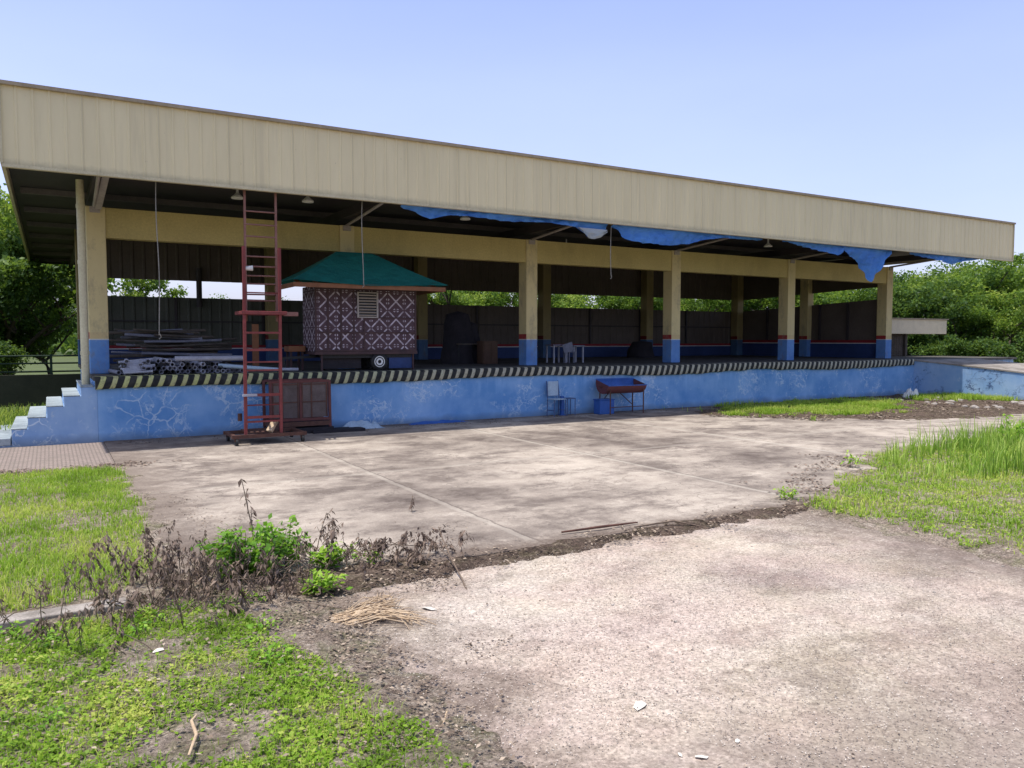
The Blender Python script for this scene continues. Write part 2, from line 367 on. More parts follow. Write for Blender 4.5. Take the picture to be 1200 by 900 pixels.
M['grass'] = foliage('short_grass', (.10,.17,.016), (.23,.39,.03), (.52,.55,.13), .40)
M['tallgrass'] = foliage('tall_grass', (.09,.17,.025), (.24,.40,.05), (.50,.58,.16), .42)
M['leaf'] = foliage('bush_leaves', (.05,.13,.018), (.17,.36,.03), (.42,.58,.08), .38)
M['tree_green'] = foliage('fresh_tree_leaves', (.03,.075,.014), (.12,.21,.03), (.42,.49,.09), .42)
M['tree_dark'] = foliage('deep_tree_leaves', (.018,.046,.012), (.055,.115,.022), (.18,.27,.05), .36)
M['dry'] = foliage('dead_brown_leaves', (.085,.06,.048), (.20,.145,.115), (.36,.27,.205), .12, .9)
M['litter'] = foliage('leaf_litter', (.08,.058,.046), (.19,.14,.105), (.46,.37,.28), .08, .9)
M['gravel'] = foliage('loose_grit', (.12,.09,.075), (.34,.28,.235), (.66,.60,.53), .02, .9)

# ------------------------------------------------------------------ numpy scatterers
def unit(v): return v/np.maximum(np.linalg.norm(v, axis=1, keepdims=True), 1e-9)
def blade_mesh(name, P, h, w, mat, lean=.5, tone=None, parent=None):
    n = len(P); a = RNG.uniform(0, 2*np.pi, n); d = np.stack([np.cos(a),np.sin(a),np.zeros(n)],1)
    s = np.stack([-np.sin(a),np.cos(a),np.zeros(n)],1)
    ln = RNG.uniform(.1,1,n)*lean
    up = np.array([0,0,1.])
    h_, w_ = h[:,None], w[:,None]; l_ = ln[:,None]
    mid = P + up*h_*.55 + d*h_*l_*.30; tip = P + up*h_*(1-.35*l_) + d*h_*l_*.9
    V = np.stack([P - s*w_/2, P + s*w_/2, mid + s*w_*.42, mid - s*w_*.42, tip + s*w_*.05, tip - s*w_*.05],1).reshape(-1,3)
    b = (np.arange(n)*6)[:,None]
    F = np.concatenate([b+np.array([[0,1,2,3]]), b+np.array([[3,2,4,5]])])
    t = RNG.random(n) if tone is None else tone
    T = (t[:,None] + np.array([[-.25,-.25,0,0,.12,.12]])).clip(0,1).reshape(-1)
    return np_mesh(name, V, F, mat, T, parent)
def leaf_mesh(name, P, size, mat, up=.6, tone=None, parent=None, aspect=.55, droop=0):
    """diamond leaves folded at the midrib, random orientation biased upward"""
    n = len(P); nrm = unit(RNG.normal(size=(n,3)) + np.array([0,0,up*2.5]))
    t = RNG.normal(size=(n,3)); t[:,2] -= droop; t = unit(t - (t*nrm).sum(1,keepdims=True)*nrm)
    s = np.cross(nrm, t); L = size[:,None]
    V = np.stack([P, P + t*L*.45 + s*L*aspect/2, P + t*L - nrm*L*.12, P + t*L*.45 - s*L*aspect/2],1).reshape(-1,3)
    F = (np.arange(n)*4)[:,None] + np.array([[0,1,2,3]])
    tt = RNG.random(n) if tone is None else tone
    return np_mesh(name, V, F, mat, np.repeat(tt.clip(0,1),4), parent)
def fbm(P, sc, seed=0.):
    return np.array([noise.fractal(Vector((x*sc+seed, y*sc-seed, seed)), 1., 2., 3) for x, y in P])
def in_poly(P, poly):
    x, y = P[:,0], P[:,1]; c = np.zeros(len(P), bool); j = len(poly)-1
    for i in range(len(poly)):
        xi, yi = poly[i]; xj, yj = poly[j]
        c ^= ((yi > y) != (yj > y)) & (x < (xj-xi)*(y-yi)/(yj-yi+1e-12)+xi); j = i
    return c
def scatter(poly, n, warp=.0):
    a = np.array(poly); lo, hi = a.min(0)-warp*.5, a.max(0)+warp*.5
    P = RNG.uniform(lo, hi, (n, 2)); Q = P
    if warp: Q = P + warp*np.stack([fbm(P,1.3,21.)+.6*fbm(P,5,3.), fbm(P,1.3,33.)+.6*fbm(P,5,8.)],1) + RNG.normal(0,warp*.10,P.shape)
    return P[in_poly(Q, poly)]
def ragged(P, edge_poly_f, amt): return P
def sheet(name, pts, z, mat, kind='structure', label=None, cat=None, jag=0, step=.15):
    """flat polygon sheet; jag makes its outline uneven"""
    out = []
    for i, p in enumerate(pts):
        q = pts[(i+1)%len(pts)]; L = math.hypot(q[0]-p[0], q[1]-p[1]); k = max(1, int(L/step)) if jag else 1
        for j in range(k):
            x = p[0]+(q[0]-p[0])*j/k; y = p[1]+(q[1]-p[1])*j/k
            if jag:
                x += jag*noise.fractal(Vector((x*1.7,y*1.7,3)),.75,2,7); y += jag*noise.fractal(Vector((x*1.7,y*1.7,9)),.75,2,7)
            out.append((x,y,z))
    bm = bmesh.new(); bm.faces.new([bm.verts.new(v) for v in out]); bmesh.ops.triangulate(bm, faces=bm.faces[:])
    bm.normal_update()
    for f in bm.faces:
        if f.normal.z < 0: f.normal_flip()
    ed = [e for e in bm.edges if e.is_boundary]
    g = bmesh.ops.extrude_edge_only(bm, edges=ed)['geom']
    for v in g:
        if isinstance(v, bmesh.types.BMVert): v.co.z -= .09
    me = bpy.data.meshes.new(name); bm.to_mesh(me); bm.free(); me.materials.append(mat)
    o = link(bpy.data.objects.new(name, me)); tag(o, label, cat, None, kind); return o

# ------------------------------------------------------------------ ground
sheet('ground', [(-500,-500),(700,-500),(700,900),(-500,900)], -.11, M['earth'])
b = MB().box(.72,40,5.24,14.6,-.20,0); b.build('concrete_yard', M['slab'])['kind'] = 'structure'
b = MB().box(.6,7.6,-14,5.235,-.25,-.022); b.build('driveway', M['drive'])['kind'] = 'structure'
sheet('paver_path', [(-4,11.3),(.715,11.3),(.715,14.6),(-4,14.6)], -.012, M['paver'])
def poly_dist(P, poly):
    d = np.full(len(P), 1e9)
    for i in range(len(poly)):
        a = np.array(poly[i]); b = np.array(poly[(i+1)%len(poly)]); ab = b-a
        t = (((P-a)@ab)/(ab@ab)).clip(0,1); d = np.minimum(d, np.linalg.norm(P-(a+t[:,None]*ab),axis=1))
    return np.where(in_poly(P, poly), d, -d)
def soil_grid(name, x0, x1, y0, y1, st, poly, top, mat, slope=.12, rough=.022):
    """earth sheet that dips under the paving beyond its outline, so its edge is ragged by itself"""
    nx, ny = int((x1-x0)/st)+1, int((y1-y0)/st)+1
    X, Y = np.meshgrid(np.linspace(x0,x1,nx), np.linspace(y0,y1,ny), indexing='ij'); P = np.column_stack([X.ravel(),Y.ravel()])
    z = np.clip(poly_dist(P, poly)*slope, -.09, top) + rough*fbm(P,1.6,3.) + rough*.8*fbm(P,6,5.)
    e = np.minimum(np.minimum(P[:,0]-x0, x1-P[:,0]), np.minimum(P[:,1]-y0, y1-P[:,1])); z = np.where(e < st*.5, np.minimum(z,-.07), z)
    idx = np.arange(nx*ny).reshape(nx,ny); F = np.stack([idx[:-1,:-1],idx[1:,:-1],idx[1:,1:],idx[:-1,1:]],-1).reshape(-1,4)
    o = np_mesh(name, np.column_stack([P,z]), F, mat); o.data.shade_smooth(); o['kind'] = 'structure'; return o
sheet('field_soil', [(-40,-14),(1.0,-14),(1.0,1.3),(-5.9,1.3),(-5.9,11.2),(-40,11.2)], -.03, M['soil'])
sheet('field_soil', [(7.2,-14),(40,-14),(40,7.6),(18.9,7.6),(18.9,1.2),(7.2,1.2)], -.03, M['soil'])
soil_grid('left_soil', -6,2.3,1.2,11.6,.045,[(-9,-2),(1.32,-2),(1.34,3.0),(1.24,4.2),(1.40,4.9),(1.15,5.6),(.80,6.5),(.78,11.2),(-9,11.2)], .006, M['soil'])
soil_grid('right_soil', 5.4,19,1.1,8.8,.05,[(6.25,-2),(6.3,3.0),(6.45,5.0),(7.3,5.6),(8.9,6.3),(10,7.05),(15.5,7.6),(25,7.9),(25,-2)], .014, M['soil'])
soil_grid('island_soil', 11.2,22.58,8.4,14.26,.055,[(12.3,12.9),(13.3,11.4),(15.0,9.9),(17,9.2),(20.6,9.1),(24,9.2),(24,15),(18,15),(14,14.0)], .02, M['dirt'], .10, .03)
soil_grid('seam_dirt', 1.2,7.6,4.7,5.8,.03,[(.8,4.98),(2.6,5.15),(4.2,5.19),(5.7,5.20),(8,5.18),(8,5.32),(5.6,5.27),(4,5.265),(2.6,5.30),(1.6,5.55),(.8,5.7)], .010, M['dirt'], .14, .016)
def keep(P, sc, seed, lo, soft=.15):
    f = fbm(P, sc, seed); return P[(f - lo + RNG.normal(0, soft, len(P))) > 0]
LEFT_NEAR = [(-4,-1),(1.35,-1),(1.38,2.4),(1.30,3.1),(1.22,3.7),(1.05,4.2),(.95,4.9),(.5,5.15),(-4,5.2)]
LEFT_FAR = [(-5,5.55),(.35,5.55),(.62,6.2),(.70,8),(.76,10.2),(.72,11.0),(-.2,11.3),(-5,11.3)]
def z3(P, z=0): return np.column_stack([P, np.full(len(P), z)])
# creeping ground cover close to the camera: small leaves and short blades
P = scatter(LEFT_NEAR, 260000)
P = P[P[:,1] > 1.6]
e = fbm(P, 1.1, 3.); bare = (e + .25*RNG.normal(size=len(P)) < -.50) | (((P[:,0]-.50)**2/.10 + (P[:,1]-3.35)**2/.07) < RNG.uniform(.3,1.1,len(P))) | (((P[:,0]-.42)**2/.05 + (P[:,1]-4.45)**2/.03) < RNG.uniform(.4,1.1,len(P)))
P = P[~bare | (RNG.random(len(P)) < .06)]
fade = RNG.random(len(P)) < np.clip((1.46 - P[:,0] + .5*fbm(P,2.2,8.))/.4, 0, 1); P = P[fade]
tone = .44 + .5*fbm(P, 1.6, 5.) + .4*fbm(P,6,2.) + RNG.normal(0,.2,len(P)); hgt = .012+.075*np.clip(.15+fbm(P,3.2,11.)+.5*fbm(P,9,1.),0,1)
tag(leaf_mesh('creeping_ground_cover', np.column_stack([P, RNG.uniform(.0,1,len(P))*hgt]), RNG.uniform(.012,.030,len(P)), M['grass'], 1.0, tone, aspect=.7), kind='stuff')
Q = P[RNG.random(len(P)) < .42]
tag(blade_mesh('lawn_grass_near', z3(Q), RNG.uniform(.025,.075,len(Q)), RNG.uniform(.002,.005,len(Q)), M['grass'], 1.1, .5+.5*fbm(Q,1.6,5.)+RNG.normal(0,.15,len(Q))), kind='stuff')
P = keep(scatter(LEFT_FAR, 110000, .12), .8, 2., -.55)
fd = RNG.random(len(P)) < np.clip((.84 - P[:,0] + .2*fbm(P,2.2,8.))/.12, 0, 1); P = P[fd]
P = P[~((np.abs(P[:,1]-9.2+.4*P[:,0]) < .35) & (P[:,0] < .1) & (RNG.random(len(P)) < .6))]
tag(blade_mesh('lawn_grass_left', z3(P), RNG.uniform(.03,.09,len(P))*(1+.5*fbm(P,1,4.)), RNG.uniform(.004,.009,len(P)), M['grass'], 1.0, .62+.4*fbm(P,1.2,5.)+RNG.normal(0,.15,len(P))), kind='stuff')
RIGHT = [(6.3,-3),(6.35,3.0),(6.45,5.0),(7.3,5.55),(9.0,6.2),(10.1,6.95),(15.5,7.5),(24,7.8),(24,-3)]
P = keep(scatter(RIGHT, 270000, .30), .6, 6., -.6); P = P[(P[:,1] > 1.5)]
P = P[RNG.random(len(P)) < np.clip((P[:,0]-6.1+.4*fbm(P,1.8,1.))/.25,0,1)]
tag(blade_mesh('lawn_grass_right', z3(P,.005), RNG.uniform(.03,.085,len(P))*(1+.6*fbm(P,.9,4.)), RNG.uniform(.005,.010,len(P)), M['grass'], 1.1, .62+.45*fbm(P,.9,5.)+RNG.normal(0,.15,len(P))), kind='stuff')
P = scatter(RIGHT, 110000, .30); P = P[(P[:,0] < 14) & (P[:,1] > 1.8)]; P = P[RNG.random(len(P)) < np.clip((P[:,0]-6.1)/.25,0,1)]
tag(leaf_mesh('ground_cover_right', np.column_stack([P, .008+RNG.random(len(P))*.035]), RNG.uniform(.018,.045,len(P)), M['grass'], 1.0, .55+.5*fbm(P,1.1,5.)+RNG.normal(0,.18,len(P)), aspect=.6), kind='stuff')
TALL = [(7.9,5.6),(8.7,5.2),(10.3,4.8),(14,4.6),(22,5),(22,7.5),(15.5,7.35),(11.5,6.95),(10.0,6.75),(9.0,6.1)]
P = scatter(TALL, 16000); P = P[RNG.random(len(P)) < np.clip(.65+1.3*fbm(P,1.4,2.),.06,1)]
k = np.clip((P[:,0]-7.6)/3.2,.3,1)
tag(blade_mesh('tall_grass', z3(P), k*RNG.uniform(.14,.48,len(P))*(1+.35*fbm(P,1.3,7.)), RNG.uniform(.007,.017,len(P)), M['tallgrass'], .7, .5+.5*fbm(P,1.5,5.)+RNG.normal(0,.2,len(P))), kind='stuff')
ISL = [(12.6,12.9),(13.4,11.9),(15.4,11.0),(17.2,11.5),(18.6,12.4),(19.6,13.4),(18.5,13.9),(15,13.6)]
P = keep(scatter(ISL, 60000, 1.0), .9, 6., -.4)
tag(blade_mesh('lawn_grass_island', z3(P,.01), RNG.uniform(.04,.13,len(P))*(1+.6*fbm(P,.9,4.)), RNG.uniform(.008,.014,len(P)), M['grass'], 1.0, .62+.4*fbm(P,.9,5.)+RNG.normal(0,.15,len(P))), kind='stuff')
P = keep(scatter([(20.2,12.7),(22.5,11.4),(22.5,9.4),(22.45,9),(22.5,13.4),(21.3,13.6)], 30000, .7), .9, 6., -.3)
tag(blade_mesh('ramp_foot_grass', z3(P,.01), RNG.uniform(.05,.2,len(P)), RNG.uniform(.008,.016,len(P)), M['grass'], 1.0, .6+.4*fbm(P,.9,5.)+RNG.normal(0,.15,len(P))), kind='stuff')
P = scatter([(-9,14.9),(.35,15.4),(.35,21),(-9,21)], 26000)
tag(blade_mesh('shady_weeds', z3(P,-.1), RNG.uniform(.1,.42,len(P)), RNG.uniform(.01,.025,len(P)), M['tree_green'], 1.0), kind='stuff')
# litter, grit
def litter(name, poly, n, s0, s1, mat, z=0, sc=1.2, lo=-.1, seed=1.):
    P = keep(scatter(poly, n, .45), sc, seed, lo, .12)
    return tag(leaf_mesh(name, z3(P, z) + np.column_stack([np.zeros((len(P),2)), RNG.uniform(.001,.012,len(P))]), RNG.uniform(s0,s1,len(P)), mat, 2.2, aspect=.6), kind='stuff')
litter('driveway_grit', [(1.4,1.5),(6.3,1.5),(6.3,5.1),(1.4,5.1)], 70000, .003,.012, M['gravel'], -.022, .8, -.35)
litter('driveway_leaf_litter', [(1.2,1.8),(1.6,1.8),(1.75,3.4),(2.3,5.1),(1.2,5.1)], 12000, .008,.028, M['litter'], -.02, 1.0, -.1, 4.)
litter('driveway_sparse_litter', [(1.2,1.8),(4.2,1.8),(4.2,5.1),(1.2,5.1)], 1500, .008,.022, M['litter'], -.02, 1.0, .0, 7.)
litter('grass_margin_litter', [(1.0,1.6),(1.6,1.6),(1.6,4.8),(.9,4.8)], 9000, .008,.03, M['litter'], .0, 1.0, -.5, 7.)
litter('seam_leaf_litter', [(1.2,4.9),(6.9,4.98),(7.4,5.5),(5,5.32),(2.6,5.34),(1.2,6.0)], 9000, .012,.04, M['litter'], .009, 1.0, -.25, 4.)
litter('yard_leaf_litter', [(1.0,5.4),(3.6,5.4),(3.0,6.4),(1.4,7.2),(.8,11),(.8,6)], 6000, .010,.03, M['litter'], .002, 1.0, -.05, 4.)
litter('grass_edge_litter', [(6.3,5.2),(7.4,5.8),(9,6.5),(10.2,7.3),(9.3,7.6),(8,6.6),(6.3,5.7)], 6000, .02,.06, M['dry'], .008, 1.0, -.15, 4.)
litter('island_leaf_litter', [(12.0,12.6),(13.2,11.0),(15.4,9.8),(19,9.7),(22.3,11.2),(22.3,13.9),(19,13.9),(18,12),(15.4,10.8),(13.4,11.8)], 16000, .03,.09, M['litter'], .012, .9, -.2, 4.)
litter('path_leaf_litter', [(-1.5,10.9),(1.5,11.2),(1.3,11.7),(.6,11.7),(-1.5,11.5)], 5000, .02,.06, M['dry'], .0, 1.0, -.3, 4.)
litter('wall_foot_litter', [(.9,13.6),(22,13.6),(22,14.25),(.9,14.25)], 9000, .015,.05, M['dry'], .002, 1.0, -.05, 4.)
litter('lawn_dead_leaves', [(-3,1.6),(1.4,1.6),(1.5,5.2),(-3,5.2)], 6500, .012,.035, M['litter'], .03, 1.4, .02, 9.)
# kerb strip at the left
b = MB()
for i in range(7):
    x0 = -5+i*.77; b.box(x0, x0+.755, 5.27+.008*(i%3), 5.42+.008*(i%2), -.06, .035+.006*(i%2))
b.build('kerb_strip', M['kerb'], bevel=.008)['kind'] = 'structure'

# ------------------------------------------------------------------ the loading shed
YF, YD, YC, YB, ZD = 12.93, 14.316, 15.37, 21.84, 1.058
XL, XR = -.48, 25.25
shed = empty('loading_shed', (12, 14.3, 0)); shed.location = (0,0,0)
tag(shed, 'long open loading shed with deep cream fascia above a cracked blue dock wall', 'warehouse')
# dock
b = MB(); b.box(.647, 22.596, YD, YD+.25, -.1, .99); b.box(.647,22.596,YD+.25,22.0,-.1,.98)
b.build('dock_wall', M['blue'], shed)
MB().box(.60, 28.45, YD+.004, 22.2, .985, ZD-.004).build('dock_floor', M['deck'], shed)
MB().box(22.65, 28.4, YD+.1, 20, -.1, .98).build('dock_end_wall', M['ramp_blue'], shed)
# guard rail of painted rubber along the dock edge (uneven lower edge)
b = MB(); n = 260; prof = [(.0,-.200),(-.050,-.200),(-.064,-.185),(-.068,-.10),(-.064,-.018),(-.05,.0),(.09,.004)]; rows = []
for i in range(n+1):
    x = .62 + (22.5-.62)*i/n
    w = .028*math.sin(x*.9) + .03*math.exp(-((x-13.4)/1.3)**2)*-1 + .010*noise.noise(Vector((x*2,0,0))) + .006*math.sin(x*9)
    sc = 1 + .10*noise.noise(Vector((x*1.1,5,0)))
    rows.append([(x, YD+py-.003+.012*noise.noise(Vector((x*3,2,0))), ZD-.002+pz*sc+w*(.3 if pz > -.02 else 1)*min(1,(x-.6)/3)) for py, pz in prof])
k = len(prof)
b.add([v for r in rows for v in r], [(i*k+j, i*k+j+1, (i+1)*k+j+1, (i+1)*k+j) for i in range(n) for j in range(k-1)], True)
b.add(rows[0], [tuple(range(k))]); b.add(rows[-1], [tuple(range(k))[::-1]])
b.build('edge_guard', M['guard'], shed)
# ramp
RX0, RX1 = 22.6, 25.8
b = MB(); ys = [14.40,12.9,11.2,8.0,3.0]; zs = [1.05,.93,.78,.42,-.02]
vs = []
for y, z in zip(ys, zs): vs += [(RX0,y,z),(RX1,y,z),(RX0,y,-.1),(RX1,y,-.1)]
fs = []
for i in range(4):
    a, c = i*4, (i+1)*4; fs += [(a+2,a,c,c+2),(a+1,a+3,c+3,c+1)]
b.add(vs, fs); b.build('ramp_wall', M['ramp_blue'], shed)
b = MB(); vs = []
for y, z in zip(ys, zs): vs += [(RX0-.02,y,z+.004),(RX1+.02,y,z+.004),(RX0-.02,y,z-.035),(RX1+.02,y,z-.035)]
fs = []
for i in range(4):
    a, c = i*4, (i+1)*4; fs += [(a,a+1,c+1,c),(a+2,a,c,c+2),(a+1,a+3,c+3,c+1)]
b.add(vs, fs); b.build('ramp_surface', M['kerb'], shed)
# steps at the left end
st = MB(); tr = MB(); xs = [.645,.42,.18,-.06,-.32,-.54]; zt = [.905,.765,.61,.445,.275]
for i, z in enumerate(zt):
    st.box(xs[i+1], xs[i], YD-.004, 16.6, -.1, z-.02)
    tr.box(xs[i+1]-.012, xs[i]-.014 if i else .6, YD-.012, 16.62, z-.018, z)
tr.box(-1.6,-.556,YD-.012,16.62,.02,.13); st.box(-1.58,-.545,YD-.004,16.6,-.1,.018)
s_ = st.build('stairs', M['steps'], shed); tr.build('treads', M['tread'], s_, bevel=.01)
# columns
CX = [.60,5.07,9.44,13.83,18.2,22.75]
proto = MB().box(0,.30,0,.34,0,3.94-ZD).build('column', M['column'], shed, bevel=.012)
proto.location = (CX[0], YC, ZD)
for x in CX[1:]:
    c = proto.copy(); COL.objects.link(c); c.parent = shed; c.location = (x, YC, ZD)
RC = [.60,5.07,9.44,13.83,18.16,22.63]
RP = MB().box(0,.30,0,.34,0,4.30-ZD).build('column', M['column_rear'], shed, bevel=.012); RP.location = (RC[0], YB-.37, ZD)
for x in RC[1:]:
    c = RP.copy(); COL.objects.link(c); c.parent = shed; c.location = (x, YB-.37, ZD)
c = proto.copy(); COL.objects.link(c); c.parent = shed; c.location = (22.8, 18.4, ZD)
# beams (between columns, a little recessed)
b = MB()
for i in range(5): b.box(CX[i]+.302, CX[i+1]-.002, YC+.03, YC+.25, 3.417, 3.932)
b.build('front_beam', M['beam'], shed)
# rear wall pieces
def ribbed(name, x0, x1, y, z0, z1, pitch, depth, mat, parent, w=.03):
    """sheet cladding with narrow raised ribs, running along X and facing -Y"""
    xs = []; x = x0
    while x < x1-pitch:
        xs += [(x,0),(x+pitch-3*w,0),(x+pitch-2*w,-depth),(x+pitch-w,-depth)]; x += pitch
    xs += [(x,0),(x1,0)]
    vs = [(px,y+py,z) for px,py in xs for z in (z0,z1)]
    b = MB(); b.add(vs, [(2*i,2*i+2,2*i+3,2*i+1) for i in range(len(xs)-1)]); return b.build(name, mat, parent)
MB().box(.6,22.95,YB,YB+.15,ZD,1.41).build('low_wall', M['lowwall'], shed)
MB().box(.6,22.9,YB-.02,YB+.17,1.41,1.432).build('wall_cap', M['white'], shed)
MB().box(.6,22.95,YB+.01,YB+.15,1.432,1.51).build('red_band', M['redband'], shed)
ribbed('wall_panel', .6, 9.4, YB+.03, 1.51, 2.735, .26, .025, M['green_panel'], shed)
ribbed('wall_panel', 9.4, 22.9, YB+.03, 1.51, 2.72, .26, .025, M['brown_panel'], shed)
ribbed('upper_cladding', .6, 22.9, YB+.03, 3.17, 4.33, .26, .025, M['brown_panel'], shed)
b = MB()
for x in np.arange(2.8, 22.5, 2.19): b.box(x, x+.06, YB-.03, YB+.02, 1.51, 2.73)
b.box(.9,22.6,YB-.028,YB+.018,2.10,2.14)
b.build('wall_stud', M['steel_dark'], shed)
MB().tube([(3.4,YB-.05,2.5),(3.4,YB-.05,3.5)],.07,10).build('rear_downpipe', M['steel_dark'], shed)
# right end wall
XE = 22.98
MB().box(XE,XE+.14,15.72,YB,ZD,1.52).build('low_wall', M['lowwall'], shed)
MB().box(XE-.02,XE+.15,15.72,YB-.03,1.52,1.545).build('wall_cap', M['white'], shed)
MB().box(XE+.01,XE+.14,15.72,YB-.03,1.545,1.64).build('red_band', M['redband'], shed)
b = MB(); b.add([(XE+.03,15.72,1.64),(XE+.03,YB,1.51),(XE+.03,YB,2.72),(XE+.03,15.72,2.95),(XE+.09,15.72,1.64),(XE+.09,YB,1.51),(XE+.09,YB,2.72),(XE+.09,15.72,2.95)],
    [(0,3,2,1),(4,5,6,7),(3,7,6,2),(0,4,7,3)]); b.build('wall_panel', M['brown_panel'], shed)
b = MB(); b.add([(XE+.03,15.72,3.34),(XE+.03,YB,3.15),(XE+.03,YB,4.33),(XE+.03,15.72,4.33)],[(0,3,2,1)]); b.build('upper_cladding', M['brown_panel'], shed)
b = MB()
for y in (16.9,18.0,20.3): b.box(XE-.03,XE+.025,y,y+.07,1.64,2.84)
b.build('wall_stud', M['steel_dark'], shed)
# roof: sheet, purlins, rafters, edge trims
def rz(y): return 4.36 - .001*(y-13.0)
b = MB(); y0, y1 = 12.99, 31.0
b.add([(XL,y0,rz(y0)),(XR,y0,rz(y0)),(XR,y1,rz(y1)),(XL,y1,rz(y1)),(XL,y0,rz(y0)+.05),(XR,y0,rz(y0)+.05),(XR,y1,rz(y1)+.05),(XL,y1,rz(y1)+.05)],
    [(0,3,2,1),(4,5,6,7),(0,1,5,4),(1,2,6,5),(2,3,7,6),(3,0,4,7)])
roof = b.build('roof', M['steel_dark'], shed)
b = MB()
for y in np.arange(14.2,31,2.3): b.box(XL+.12,XR-.05,y,y+.05,rz(y)-.115,rz(y)-.012)
b.build('purlin', M['rafter'], roof)
b = MB()
for x in [c+.1 for c in CX]: b.bar((x,13.05,rz(13.05)-.20),(x,30.9,rz(30.9)-.20),.1,.17)
b.build('rafter', M['steel_dark'], roof)
b = MB(); b.bar((XL-.02,12.99,rz(13)-.05),(XL+.0,31.0,rz(31)-.05),.05,.30)
b.build('barge_trim', M['trim'], roof)
b = MB(); b.bar((XR-.03,12.99,rz(13)-.03),(XR-.03,31,rz(31)-.03),.05,.16)
b.build('barge_trim', M['trim'], roof)
MB().box(XL+.03,XR,31.01,31.09,rz(31)-.12,rz(31)+.10).build('rear_gutter', M['steel_dark'], roof)
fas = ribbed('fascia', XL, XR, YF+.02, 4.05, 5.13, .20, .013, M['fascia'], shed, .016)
MB().add([(XR,YF+.02,4.05),(XR,YF+.06,4.05),(XR,YF+.06,5.13),(XR,YF+.02,5.13)],[(0,1,2,3)])
b = MB(); b.box(XL,XR,YF+.035,YF+.06,4.05,5.13); b.build('fascia_backing', M['trim'], fas)
MB().box(XL-.03,XR+.03,YF-.04,YF+.10,5.13,5.18).build('top_flashing', M['flash'], fas)
MB().box(XL-.01,XR+.01,YF-.006,YF+.075,4.02,4.065).build('bottom_trim', M['trim'], fas)
MB().box(XR-.005,XR+.025,YF-.01,YF+.09,4.07,5.125).build('corner_trim', M['trim'], fas)
MB().box(XL-.025,XL+.005,YF-.01,YF+.09,4.07,5.125).build('corner_trim', M['trim'], fas)
# braces from the columns out to the fascia, one post at the left
for x in CX:
    b = MB().tube([(x+.13,YC+.02,3.93),(x+.10,YF+.12,4.10)],.028,8); b.box(x+.06,x+.22,YC-.03,YC+.04,3.83,3.93)
    b.build('brace', M['strut'], shed)
MB().bar((.79,15.3,3.94),(.83,13.0,4.3),.10,.12).build('brace', M['strut'], shed)
b = MB().tube([(.51,14.9,.905),(.51,14.9,4.28)],.062,16)
for z in (1.4,2.9,3.82): b.tube([(.51,14.9,z),(.51,14.9,z+.06)],.07,16)
b.build('downpipe', M['pipe_cream'], shed)
# lamps under the roof
for x, y, z in ((2.93,14.5,4.13),(4.18,14.5,4.18),(7.43,14.5,4.11),(16.36,14.5,4.09),(12.0,17.5,4.0)):
    b = MB(); b.tube([(x,y,z),(x,y,z+.02),(x,y,z+.07),(x,y,z+.10),(x,y,4.34)],[.105,.11,.055,.025,.015],14)
    b.build('ceiling_lamp', M['lamp'], shed)

# ------------------------------------------------------------------ blue tarps under the fascia
def tarp(pts, label, mat='tarp', y=13.02, billow=.10, z1=4.16):
    """pts = (x, z of the lower edge)"""
    xs = [p[0] for p in pts]; n = max(10, int((xs[-1]-xs[0])/.06)); b = MB(); rows = 9; vs = []
    for i in range(n+1):
        x = xs[0] + (xs[-1]-xs[0])*i/n
        j = max(k for k in range(len(pts)) if pts[k][0] <= x+1e-6); j = min(j, len(pts)-2)
        t = (x-pts[j][0])/(pts[j+1][0]-pts[j][0]); t = t*t*(3-2*t)*.5+t*.5
        zl = pts[j][1]*(1-t)+pts[j+1][1]*t + .015*noise.noise(Vector((x*6,1,0)))
        for r in range(rows):
            s = r/(rows-1); z = z1*(1-s)+zl*s
            yy = y + billow*(.5+.5*math.sin(x*3+s*3))*s + .06*s*noise.noise(Vector((x*5,s*4,2))) + .06*noise.noise(Vector((x*9,s*7,5)))*s + .025*math.sin(x*22+s*6)*s
            vs.append((x+.04*s*noise.noise(Vector((x*4,s*3,8))), yy, z))
    b.add(vs, [(i*rows+r,(i+1)*rows+r,(i+1)*rows+r+1,i*rows+r+1) for i in range(n) for r in range(rows-1)], True)
    o = b.build('blue_tarp' if mat == 'tarp' else 'grey_tarp', M[mat]); tag(o, label, 'tarp', 'tarps hanging under the fascia'); return o
tarp([(5.4,4.0),(5.75,3.92),(6.0,3.83),(6.4,3.93),(7.6,3.91),(8.4,3.95),(9.2,3.91)], 'long thin blue tarp edge under the fascia right of the green roofed cart')
tarp([(9.12,3.96),(9.35,3.80),(9.6,3.73),(9.85,3.80),(10.02,3.99)], 'small sagging blue tarp pocket above the second visible column', y=13.04)
tarp([(9.2,3.90),(9.42,3.73),(9.6,3.69),(9.8,3.74),(9.93,3.86)], 'pale grey tarp lip hanging under the small blue tarp pocket', 'tarp_pale', 13.00, .03, 3.9)
tarp([(10.15,3.98),(10.5,3.74),(10.9,3.70),(11.6,3.69),(12.2,3.76),(12.8,3.90),(13.3,3.96),(14.6,3.99)], 'wide blue tarp drooping from the middle of the fascia')
tarp([(15.2,4.0),(16.2,3.92),(16.8,3.84),(17.25,3.78),(17.5,3.93)], 'slanting blue tarp strip left of the torn triangular tarp')
tarp([(17.35,4.0),(17.7,3.82),(18.1,3.72),(18.4,3.48),(18.72,3.16),(18.95,3.40),(19.2,3.75),(19.45,4.0)], 'torn triangular blue tarp hanging lowest, before the end column', billow=.16)
tarp([(20.3,4.0),(21.0,3.93),(21.7,3.86),(22.3,3.80),(23.0,3.93),(23.7,4.02)], 'last blue tarp near the right end of the fascia')

